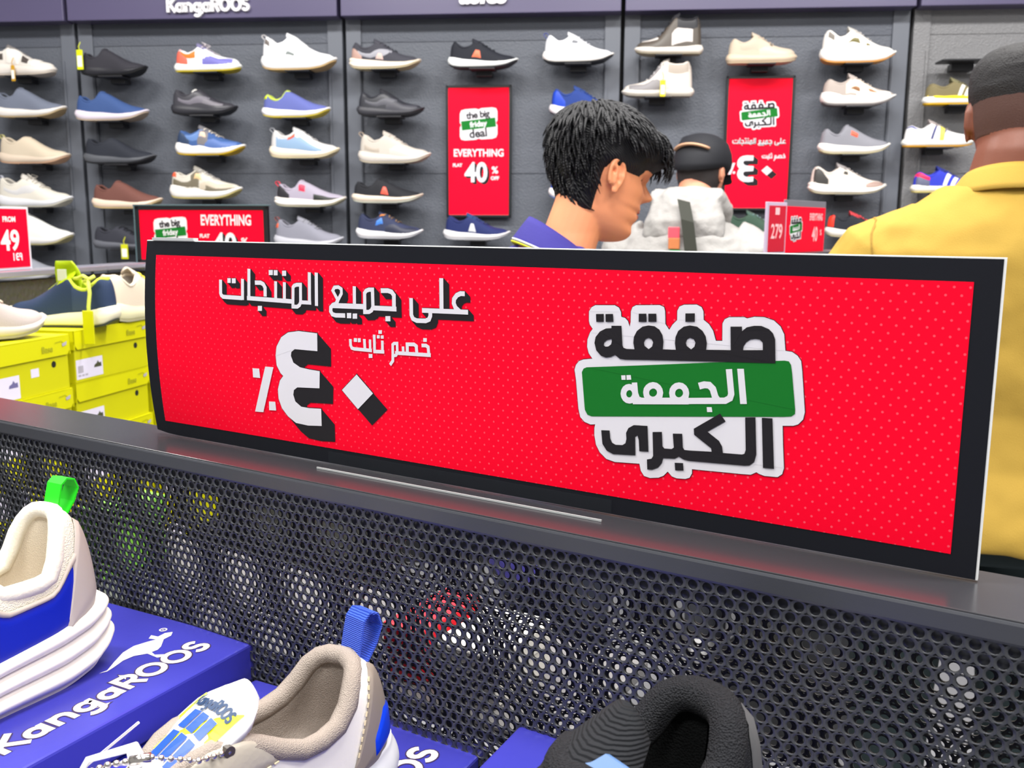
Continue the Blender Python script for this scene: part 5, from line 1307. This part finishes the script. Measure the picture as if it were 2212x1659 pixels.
def ell(c, a, b, n=28, e=.82, yaw=0.0):
    """ring: half depth b along x, half width a along y"""
    out = []
    for k in range(n):
        t = 2 * math.pi * k / n
        x = b * math.copysign(abs(math.cos(t)) ** e, math.cos(t)); y = a * math.copysign(abs(math.sin(t)) ** e, math.sin(t))
        out.append(Vector((c[0] + x * math.cos(yaw) - y * math.sin(yaw), c[1] + x * math.sin(yaw) + y * math.cos(yaw), c[2])))
    return out
TORSO = [(.80, .155, .105, 0), (.88, .165, .118, 0), (.98, .160, .112, .004), (1.08, .150, .106, .006), (1.18, .160, .114, .004), (1.28, .176, .122, -.004), (1.36, .180, .116, -.010), (1.41, .158, .096, -.014), (1.445, .110, .078, -.014), (1.475, .070, .064, -.010)]
def fingers(g, wrist, d, up_, s):
    """palm and five bent fingers"""
    w = Vector(wrist); d = Vector(d).normalized(); u = Vector(up_); u = (u - d * u.dot(d)).normalized(); l = d.cross(u)
    g.loft([[w + d * (t * s) + l * (a * math.cos(2 * math.pi * k / 10) * s) + u * (b * math.sin(2 * math.pi * k / 10) * s) for k in range(10)] for t, a, b in ((-.01, .026, .020), (.03, .036, .017), (.07, .041, .015), (.09, .039, .012))])
    for i, (off, ln) in enumerate(((-.030, .062), (-.010, .074), (.010, .078), (.030, .070))):
        b = w + d * (.085 * s) + l * (off * s)
        g.tube([b, b + d * (ln * .45 * s) - u * (.006 * s), b + d * (ln * .75 * s) - u * (.022 * s), b + d * (ln * .9 * s) - u * (.040 * s)], [.0092 * s, .0086 * s, .0080 * s, .0064 * s], 8)
    b = w + d * (.025 * s) - l * (.032 * s)
    g.tube([b, b + d * (.030 * s) - l * (.022 * s) - u * (.012 * s), b + d * (.058 * s) - l * (.024 * s) - u * (.024 * s)], [.0115 * s, .0098 * s, .0078 * s], 8)

class Person:
    def __init__(s, label, loc, yaw, sc_=1.0, wide=1.0, head_at=None, head_yaw=0.0, head_pitch=0.0, head_scale=1.0, skin=(200, 130, 95), arms=None, voxel=.005, neck_r=.056, neck_base=None):
        s.root = thing('person', label, 'person', (loc[0], loc[1], 0), yaw)
        s.k = sc_; s.w = wide
        s.H = Matrix.Translation(Vector(head_at)) @ Matrix.Rotation(head_yaw, 4, 'Z') @ Matrix.Rotation(head_pitch, 4, 'Y') @ Matrix.Scale(head_scale, 4)
        k = sc_
        g = G()
        g.loft(RINGS, True, M=s.H)
        for sd in (1, -1): ear_geo(g, s.H, sd)
        nb = Vector(neck_base) if neck_base else Vector((-.012, 0, 1.445 * k))
        nt = s.H @ Vector((-.022, 0, .055))
        mid = nb.lerp(nt, .5)
        g.loft([ell(nb - Vector((0, 0, .04)), neck_r * 1.5, neck_r * 1.25, 24, 1), ell(nb, neck_r * 1.15, neck_r * 1.1, 24, 1), ell(mid, neck_r, neck_r, 24, 1), ell(nt, neck_r * .98, neck_r * 1.0, 24, 1), ell(nt + Vector((0, 0, .04)), neck_r * .8, neck_r * .8, 24, 1)])
        g.loft([ell((x * k, 0, z * k), a * .94 * k * wide, b * .94 * k * (.5 + .5 * wide)) for z, a, b, x in TORSO])
        s.arms = arms or {sd: [(-.01, sd * .185 * wide, 1.385), (.00, sd * .255 * wide, 1.10), (.12, sd * .22 * wide, .88)] for sd in (1, -1)}
        for sd, (sh, el, wr) in s.arms.items():
            sh, el, wr = [Vector(p) * k for p in (sh, el, wr)]
            g.tube([sh, sh.lerp(el, .5), el, el.lerp(wr, .4), wr], [.052 * k, .046 * k, .039 * k, .038 * k, .027 * k], 14)
            fingers(g, wr, wr - el, (0, 0, 1) if abs((wr - el).normalized().z) < .8 else (1, 0, 0), k)
        for sd in (1, -1):
            g.tube([(0, sd * .085 * k * wide, .86 * k), (.008, sd * .093 * k * wide, .66 * k), (.012, sd * .096 * k * wide, .48 * k), (-.006, sd * .098 * k * wide, .32 * k), (-.008, sd * .100 * k * wide, .07 * k)], [.088 * k, .072 * k, .054 * k, .052 * k, .036 * k], 16)
        s.skin = skin
        sm = mat('skin_%d_%d_%d' % skin, skin, .5, bump=('noise', 260, .12, .0012), vary=.10, vscale=16)
        sm.node_tree.nodes['Principled BSDF'].inputs['Subsurface Weight'].default_value = .12
        sm.node_tree.nodes['Principled BSDF'].inputs['Subsurface Radius'].default_value = (.012, .005, .003)
        s.body = remeshed(g, 'body', sm, s.root, voxel, 3)
    def eyes(s, iris=(36, 24, 18), brow=(22, 18, 18), lip=None):
        g = G(); gb = G()
        for sd in (1, -1):
            g.ball((.0520, sd * .031, .121), (.0105, .0120, .0080), 14, 10, M=s.H)
            pts = [(.086 - .010 * q * q * 1.6, sd * (.012 + .034 * q), .139 + .004 * math.sin(q * 3.1)) for q in (0, .25, .5, .75, 1)]
            gb.tube(pts, [.0016, .0030, .0032, .0026, .0012], 8, flat=1.2, M=s.H)
            pts = [(.0680 - .008 * q * q, sd * (.018 + .026 * q), .1225 + .003 * math.sin(q * 3.1) - .003) for q in (0, .25, .5, .75, 1)]
            gb.tube(pts, .0013, 6, M=s.H)
        g.make('eyes', mat('eye_white', (222, 214, 208), .2), s.root, True)
        gi = G()
        for sd in (1, -1): gi.ball((.0605, sd * .031, .1190), (.0040, .0050, .0050), 10, 8, M=s.H)
        gi.make('irises', mat('iris_brown', iris, .2), s.root, True)
        gb.make('eyebrows', mat('brow_dark', brow, .8), s.root, True)
        if lip:
            gl = G()
            for z, x, r in ((.0685, .0905, .0036), (.0565, .0900, .0042)):
                gl.tube([(x - .012 * (q * q), .021 * q, z - .003 * abs(q) * (1 if z > .06 else -1)) for q in (-1, -.6, -.2, .2, .6, 1)], [.0010, r * .8, r, r, r * .8, .0010], 8, M=s.H)
            gl.make('lips', mat('lips_%d_%d_%d' % lip, lip, .45), s.root, True)
    def hair_shell(s, mask, thick, m, name='hair', noise=.0, freq=60.0):
        """shell over the scalp; mask(x, y, z) 0..1"""
        from mathutils import noise as NZ
        v = []; f = []; n = len(RINGS[0]); on = []
        for ring in RINGS:
            for p in ring:
                kx = mask(p.x, p.y, p.z)
                nn = Vector((p.x + .012, p.y, (p.z - .11) * .9)).normalized()
                th = thick(p.x, p.y, p.z) * max(0, kx)
                th += noise * max(0, kx) * NZ.noise(p * freq)
                v.append(s.H @ (p + nn * (th - (.003 if kx <= .02 else 0)))); on.append(kx > .02)
        for i in range(len(RINGS) - 1):
            for k in range(n):
                q = (i * n + k, i * n + (k + 1) % n, (i + 1) * n + (k + 1) % n, (i + 1) * n + k)
                if any(on[a] for a in q): f.append(q)
        f.append(tuple((len(RINGS) - 1) * n + k for k in range(n)))
        return mesh(name, v, f, m, s.root, True)
    def cloth(s, name, m, rings, sleeves, parent=None, voxel=.006, disp=None, smooth=3):
        g = G()
        g.loft(rings)
        for path, rad in sleeves: g.tube(path, rad, 18)
        o = remeshed(g, name, m, s.root, voxel, smooth)
        if disp:
            tx = bpy.data.textures.new('folds', 'CLOUDS'); tx.noise_scale = disp[0]; tx.noise_depth = 2
            d = o.modifiers.new('folds', 'DISPLACE'); d.texture = tx; d.strength = disp[1]; d.mid_level = .5; d.texture_coords = 'LOCAL'
        return o
    def trousers(s, rgb, name='trousers'):
        k = s.k; g = G()
        g.loft([ell((0, 0, z * k), a * k * s.w, b * k) for z, a, b in ((.80, .172, .125), (.90, .176, .130), (1.0, .170, .124))])
        for sd in (1, -1):
            g.tube([(0, sd * .088 * k * s.w, .90 * k), (.010, sd * .096 * k * s.w, .66 * k), (.012, sd * .098 * k * s.w, .45 * k), (-.004, sd * .100 * k * s.w, .07 * k)], [.105 * k, .092 * k, .078 * k, .070 * k], 18)
        return remeshed(g, name, fabric(rgb), s.root, .010, 4)
    def shoes(s, rgb=(40, 40, 44)):
        k = s.k
        for sd in (1, -1):
            G().loft([ell((x, sd * .100 * k * s.w, z), a, b, 18, .8) for x, z, a, b in ((.05, .0, .045, .135), (.05, .03, .047, .137), (.035, .06, .044, .11), (-.01, .09, .042, .06))]).make('shoe', rubber(rgb), s.root, True)

def locks(per, n, start, flow, m, parent, length=(.04, .07), r=.0035, lift=.010, seed=3, base=None):
    """tapered tufts of hair lying on the shell"""
    rn = random.Random(seed); g = G()
    flat = [p for ring in head_surface(40, 110) for p in ring]
    cnt = 0
    while cnt < n:
        p = rn.choice(flat)
        if rn.random() > start(p.x, p.y, p.z) * (1 if p.z > .19 else .62 if p.z > .15 else .4): continue
        cnt += 1
        nn = Vector((p.x + .012, p.y, (p.z - .11) * .9)).normalized()
        d = flow(p, nn)
        d = (d - nn * d.dot(nn)).normalized()
        d = (d + nn.cross(d) * rn.uniform(-.35, .35)).normalized()
        L = rn.uniform(*length); b = p + nn * (rn.uniform(.006, .014) if base is None else base(p.x, p.y, p.z) * rn.uniform(.75, 1.02) + .001)
        pts = [b]
        for q in (.3, .6, .85, 1.0):
            out = lift * math.sin(q * 2.4) - .004 * q
            pts.append(b + d * (L * q) + nn * (out - .5 * (L * q) ** 2 / .10))
        g.tube([per.H @ a for a in pts], [r, r * 1.05, r * .8, r * .5, .0004], 5, flat=.6)
    return g.make('hair_locks', m, parent, True)
def sm01(a, b, x):
    t = min(1, max(0, (x - a) / (b - a))); return t * t * (3 - 2 * t)

# --- the black-haired man in the violet polo, in profile
Y1 = R(8)
def loc1(p, o=(.075, 1.79), yaw=Y1):
    d = Vector((p[0] - o[0], p[1] - o[1], p[2])); c, s_ = math.cos(-yaw), math.sin(-yaw)
    return (d.x * c - d.y * s_, d.x * s_ + d.y * c, d.z)
m1 = Person('man with black hair in a violet polo looking down, behind the big red sign', (.075, 1.79), Y1, .955, 1.0, head_at=loc1((.136, 1.80, 1.434)), head_yaw=R(17) - Y1, head_pitch=R(17), head_scale=.985, skin=(236, 154, 110), voxel=.0030, neck_r=.054, neck_base=loc1((.088, 1.792, 1.375)),
            arms={1: [(-.01, .180, 1.36), (.02, .250, 1.10), (.26, .16, 1.02)], -1: [(-.01, -.180, 1.36), (.02, -.250, 1.10), (.26, -.16, 1.02)]})
m1.eyes(lip=(186, 96, 84))
HAIRB = mat('hair_black', (20, 20, 24), .48, bump=('wave', 120, .5, .002), spec=.35)
def mask1(x, y, z):
    front = sm01(.136, .150, z + max(0, x - .02) * -.05)
    side = sm01(.118, .134, z)
    back = sm01(.022, .040, z)
    m_ = back if x < -.030 else side if x < .035 else front
    if -.045 < x <= -.020: m_ = back + (side - back) * sm01(-.045, -.020, x)
    if .02 < x < .06: m_ = side + (front - side) * sm01(.02, .06, x)
    return m_
TH1 = lambda x, y, z: .006 + .013 * sm01(.10, .19, z) + .008 * sm01(.03, .08, x) * sm01(.13, .16, z)
m1.hair_shell(mask1, TH1, HAIRB, 'hair', .005, 55)
crown = Vector((-.045, .01, .215))
def flow1(p, nn):
    d = (p - crown); d.z *= .6
    if p.x > -.02: d = d + Vector((.05, 0, -.01))
    return d if d.length > 1e-4 else Vector((1, 0, 0))
locks(m1, 1500, lambda x, y, z: (1.0 if z > .12 else .6) * (mask1(x, y, z) > .5) * (0 if (x > -.045 and z < .168) or (x > .03 and z < .185) else 1), flow1, HAIRB, m1.root, (.026, .050), .0030, .006, base=TH1)
locks(m1, 200, lambda x, y, z: 1.0 if (x > .045 and .158 < z < .195 and abs(y) < .055) else 0, lambda p, nn: Vector((.5, .0, -1)), HAIRB, m1.root, (.026, .046), .0030, .012, seed=8, base=TH1)
k = .955
VIOLET = fabric((72, 66, 152), .8, 'vor', 900, .3)
rings = [ell((x * k, 0, z * k), a * k * 1.10, b * k * 1.12) for z, a, b, x in TORSO]
slv = [([Vector((-.01, sd * .15, 1.375)) * k, Vector((-.01, sd * .200, 1.335)) * k, Vector((.01, sd * .238, 1.17)) * k], [.062 * k, .066 * k, .062 * k]) for sd in (1, -1)]
m1.cloth('polo_shirt', VIOLET, rings, slv, voxel=.006, disp=(.09, .014))
def collar(per, nb, tilt, r0, r1, h, m, trims, ry=1.0, gap=0.0, flare=.012):
    """fold-over polo collar round the neck: stand, fall and edge stripes"""
    n = 40; v = []; f = []
    rows = [(r0, h), (r0 + .004, h + .004), (r0 + .010, h * .9), (r1 - .004, h * .25), (r1, 0)]
    for r, z in rows:
        for i in range(n + 1):
            a = R(gap + (360 - 2 * gap) * i / n)
            c_ = math.cos(a)
            v.append(Vector((nb[0] + r * c_ + (.012 * max(0, c_) if z <= h * .3 else 0), nb[1] + r * ry * math.sin(a), nb[2] + z - tilt * c_ * .06 - .020 * max(0, c_) ** 2)))
    for j in range(len(rows) - 1):
        for i in range(n):
            f.append((j * (n + 1) + i, j * (n + 1) + i + 1, (j + 1) * (n + 1) + i + 1, (j + 1) * (n + 1) + i))
    o = mesh('collar', v, f, m, per.root, True)
    md = o.modifiers.new('thickness', 'SOLIDIFY'); md.thickness = .0025
    for q, rgb, rr in trims:
        j = len(rows) - 1
        pts = [v[(j - 1) * (n + 1) + i].lerp(v[j * (n + 1) + i], q) + Vector((math.cos(R(360 * i / n)) * .0015, math.sin(R(360 * i / n)) * .0015, .0005)) for i in range(n + 1)]
        G().tube(pts, rr, 6, flat=.5).make('collar_stripe', mat('stripe_%d_%d_%d' % rgb, rgb, .7), o, True)
    return o
nbw = Vector(loc1((.094, 1.795, 1.372)))
collar(m1, nbw, .75, .060, .094, .040, fabric((62, 56, 140), .8, 'vor', 900, .3), [(.55, (226, 226, 236), .0034), (1.0, (214, 214, 30), .0030)], ry=1.12, gap=6)
G().box((nbw.x + .098, .0, nbw.z - .020), (.022, .022, .05), bev=.004).make('placket_trim', mat('stripe_214_214_30', (214, 214, 30), .7), m1.root)
m1.trousers((40, 44, 58)); m1.shoes()

# --- the man in the yellow polo, back turned
m3 = Person('man in a mustard yellow polo seen from behind at the right edge', (.905, 1.80), R(76), 1.03, 1.22, head_at=(-.005, -.020, 1.524), head_yaw=R(-8), head_pitch=R(8), head_scale=1.08, skin=(126, 74, 56), voxel=.005, neck_r=.070,
            arms={1: [(-.01, .215, 1.375), (.02, .300, 1.08), (.22, .22, .98)], -1: [(-.01, -.215, 1.375), (.02, -.300, 1.08), (.22, -.22, .98)]})
m3.eyes(lip=(120, 62, 56))
HAIRS = mat('hair_cropped', (24, 22, 24), .7, bump=('noise', 420, 1.0, .004))
FADE = mat('hair_faded', (80, 52, 44), .75, bump=('noise', 600, .6, .002))
m3.hair_shell(lambda x, y, z: sm01(.070, .112, z - max(0, x) * .25), lambda x, y, z: .0016, FADE, 'hair_fade', 0)
m3.hair_shell(lambda x, y, z: sm01(.122, .150, z - max(0, x) * .1), lambda x, y, z: .007 + .003 * sm01(.15, .2, z), HAIRS, 'hair', .0025, 160)
k = 1.03; w = 1.22
YEL_S = fabric((180, 147, 62), .8, 'vor', 700, .25)
TOR3 = [(.842, .174, .142, 0), (.88, .176, .142, 0)] + TORSO[2:]
rings = [ell((x * k, 0, z * k), a * k * w * 1.08, b * k * 1.24) for z, a, b, x in TOR3]
slv = [([Vector((-.012, sd * .120, 1.390)) * k, Vector((-.01, sd * .205, 1.352)) * k, Vector((.00, sd * .258, 1.26)) * k, Vector((.012, sd * .288, 1.10)) * k], [.066 * k, .080 * k, .082 * k, .076 * k]) for sd in (1, -1)]
m3.cloth('polo_shirt', YEL_S, rings, slv, voxel=.007, disp=(.13, .020), smooth=5)
shirt3 = [c for c in m3.root.children if c.name.startswith('polo_shirt')][0]
for sd in (1, -1):
    pts = [Vector((.085 * math.cos(R(a_)) - .01, sd * (.222 + .012 * math.sin(R(a_))), 1.36 + .12 * math.sin(R(a_)))) * k for a_ in range(-30, 211, 6)]
    g = G(); vv = []
    for p_ in pts: vv += [p_ + Vector((0, .0022, 0)), p_ - Vector((0, .0022, 0))]
    g.add(vv, [(2 * i, 2 * i + 1, 2 * i + 3, 2 * i + 2) for i in range(len(pts) - 1)])
    o = g.make('shoulder_seam', fabric((150, 118, 44)), m3.root)
    sw = o.modifiers.new('on_cloth', 'SHRINKWRAP'); sw.target = shirt3; sw.wrap_method = 'NEAREST_SURFACEPOINT'; sw.wrap_mode = 'ABOVE_SURFACE'; sw.offset = .0012
collar(m3, (-.014 * k, -.012, 1.452 * k), +.35, .070, .100, .040, fabric((184, 150, 64), .8, 'vor', 700, .25), [], ry=1.06, gap=10)
m3.trousers((30, 42, 44)); m3.shoes()

# --- the capped man in the white hooded jacket at the shoe wall
Y2 = R(66)
m2 = Person('man in a white hooded jacket and dark cap facing the shoe wall', (.575, 3.10), Y2, 1.0, .98, head_at=(.035, -.005, 1.508), head_yaw=R(-14), head_pitch=R(16), head_scale=.98, skin=(222, 148, 116), voxel=.005, neck_r=.058,
            arms={1: [(-.01, .19, 1.38), (.03, .27, 1.12), (.24, .17, 1.10)], -1: [(-.01, -.19, 1.38), (.03, -.27, 1.12), (.24, -.17, 1.10)]})
m2.eyes(lip=(170, 96, 86))
m2.hair_shell(lambda x, y, z: sm01(.040, .085, z) if x < 0.01 else sm01(.10, .125, z - max(0, x - .02)), lambda x, y, z: .004, mat('hair_short_dark', (40, 34, 34), .7, bump=('noise', 420, .9, .003)), 'hair', .001, 150)
m2.hair_shell(lambda x, y, z: sm01(.050, .030, z) * sm01(.0, .03, x), lambda x, y, z: .004, mat('beard_dark', (48, 36, 34), .8, bump=('noise', 420, .9, .003)), 'beard', .001, 150)
CAPB = fabric((34, 35, 40), .7)
g = G()
rr = []
for z, grow in ((.128, .011), (.145, .014), (.165, .016), (.185, .0165), (.202, .016), (.216, .015), (.226, .013)):
    f_, b_, w_ = [pchip([(r[0], r[i]) for r in HEADZ], min(z, .2245)) for i in (1, 2, 3)]
    rr.append(ell(((f_ + b_) / 2, 0, z + (.010 if z > .2 else 0)), w_ + grow, (f_ - b_) / 2 + grow, 32, .95))
rr = [[Vector((p.x, p.y, p.z + min(0, p.x + .01) * .42 * max(0, 1 - (p.z - .128) / .09))) for p in r_] for r_ in rr]
g.loft(rr, True, M=m2.H)
g.ball((-.012, 0, .240), (.006, .006, .004), 10, 6, M=m2.H)
cp = g.make('cap', CAPB, m2.root, True)
g = G()
n = 16; v = []
for d_ in (.0, .35, .7, 1.0):
    for i in range(n + 1):
        a_ = R(-62 + 124 * i / n)
        v.append(m2.H @ Vector((.012 + (.092 + .070 * d_ * math.cos(a_) ** .6) * math.cos(a_), (.086 - .010 * d_) * math.sin(a_), .140 - .012 * d_ - .018 * math.sin(a_) ** 2)))
f = [(j * (n + 1) + i, j * (n + 1) + i + 1, (j + 1) * (n + 1) + i + 1, (j + 1) * (n + 1) + i) for j in range(3) for i in range(n)]
g.add(v, f)
br = g.make('cap_brim', CAPB, cp, True); md = br.modifiers.new('thickness', 'SOLIDIFY'); md.thickness = .003
# opening at the back of the cap with the strap under it
g = G(); g.tube([m2.H @ Vector((-.012 - .108 * math.cos(R(a_)), .086 * math.sin(R(a_)), .160 + .010 * math.cos(R(a_ * 1.6)))) for a_ in range(-44, 45, 8)], .0095, 8, flat=.5)
g.make('cap_opening', mat('cap_gap_skin', (206, 160, 126), .6), cp, True)
WJ = mat('jacket_white', (160, 157, 154), .7, bump=('noise', 22, .5, .014), vary=.10, vscale=7)
k = 1.0
rings = [ell((x * k - .01, 0, z * k), a * 1.18, b * 1.32) for z, a, b, x in TORSO]
slv = [([Vector((-.01, sd * .14, 1.385)), Vector((-.005, sd * .205, 1.36)), Vector((.025, sd * .275, 1.14)), Vector((.12, sd * .235, 1.115)), Vector((.22, sd * .18, 1.105))], [.080, .088, .080, .072, .060]) for sd in (1, -1)]
m2.cloth('jacket', WJ, rings, slv, voxel=.007, disp=(.10, .026), smooth=4)
g = G()
g.loft([ell((-.085, 0, 1.36), .105, .030), ell((-.105, 0, 1.41), .130, .050), ell((-.098, 0, 1.46), .125, .060), ell((-.075, 0, 1.51), .108, .062), ell((-.055, 0, 1.545), .088, .060), ell((-.045, 0, 1.565), .070, .050)])
g.tube([(-.075, .085, 1.545), (-.02, .105, 1.50), (.05, .085, 1.43), (.085, .04, 1.38)], [.030, .032, .028, .018], 12)
g.tube([(-.075, -.085, 1.545), (-.02, -.105, 1.50), (.05, -.085, 1.43), (.085, -.04, 1.38)], [.030, .032, .028, .018], 12)
hd = remeshed(g, 'hood', WJ, m2.root, .007, 2)
tx = bpy.data.textures.new('hood_folds', 'CLOUDS'); tx.noise_scale = .06; tx.noise_depth = 2
d = hd.modifiers.new('folds', 'DISPLACE'); d.texture = tx; d.strength = .016; d.mid_level = .5; d.texture_coords = 'LOCAL'
g = G()
v = []; path = [(-.150, -.010, 1.520), (-.176, -.030, 1.46), (-.186, -.048, 1.36), (-.190, -.075, 1.24), (-.182, -.110, 1.10), (-.150, -.150, .98)]
for p_ in path:
    v += [(p_[0], p_[1] + .020, p_[2] + .005), (p_[0], p_[1] - .020, p_[2] - .005)]
g.add(v, [(2 * i, 2 * i + 1, 2 * i + 3, 2 * i + 2) for i in range(len(path) - 1)])
st = g.make('bag_strap', mat('strap_olive_black', (40, 42, 32), .7), m2.root); md = st.modifiers.new('thickness', 'SOLIDIFY'); md.thickness = .006
for q, rgb in (((-.172, .012, 1.425), (238, 80, 96)), ((-.174, .010, 1.392), (200, 120, 70)), ((-.178, .006, 1.355), (24, 150, 70))):
    G().box(q, (.006, .036, .034), bev=.002).make('jacket_print', mat('print_%d_%d_%d' % rgb, rgb, .6), m2.root)
m2.trousers((60, 62, 70)); m2.shoes((220, 220, 220))
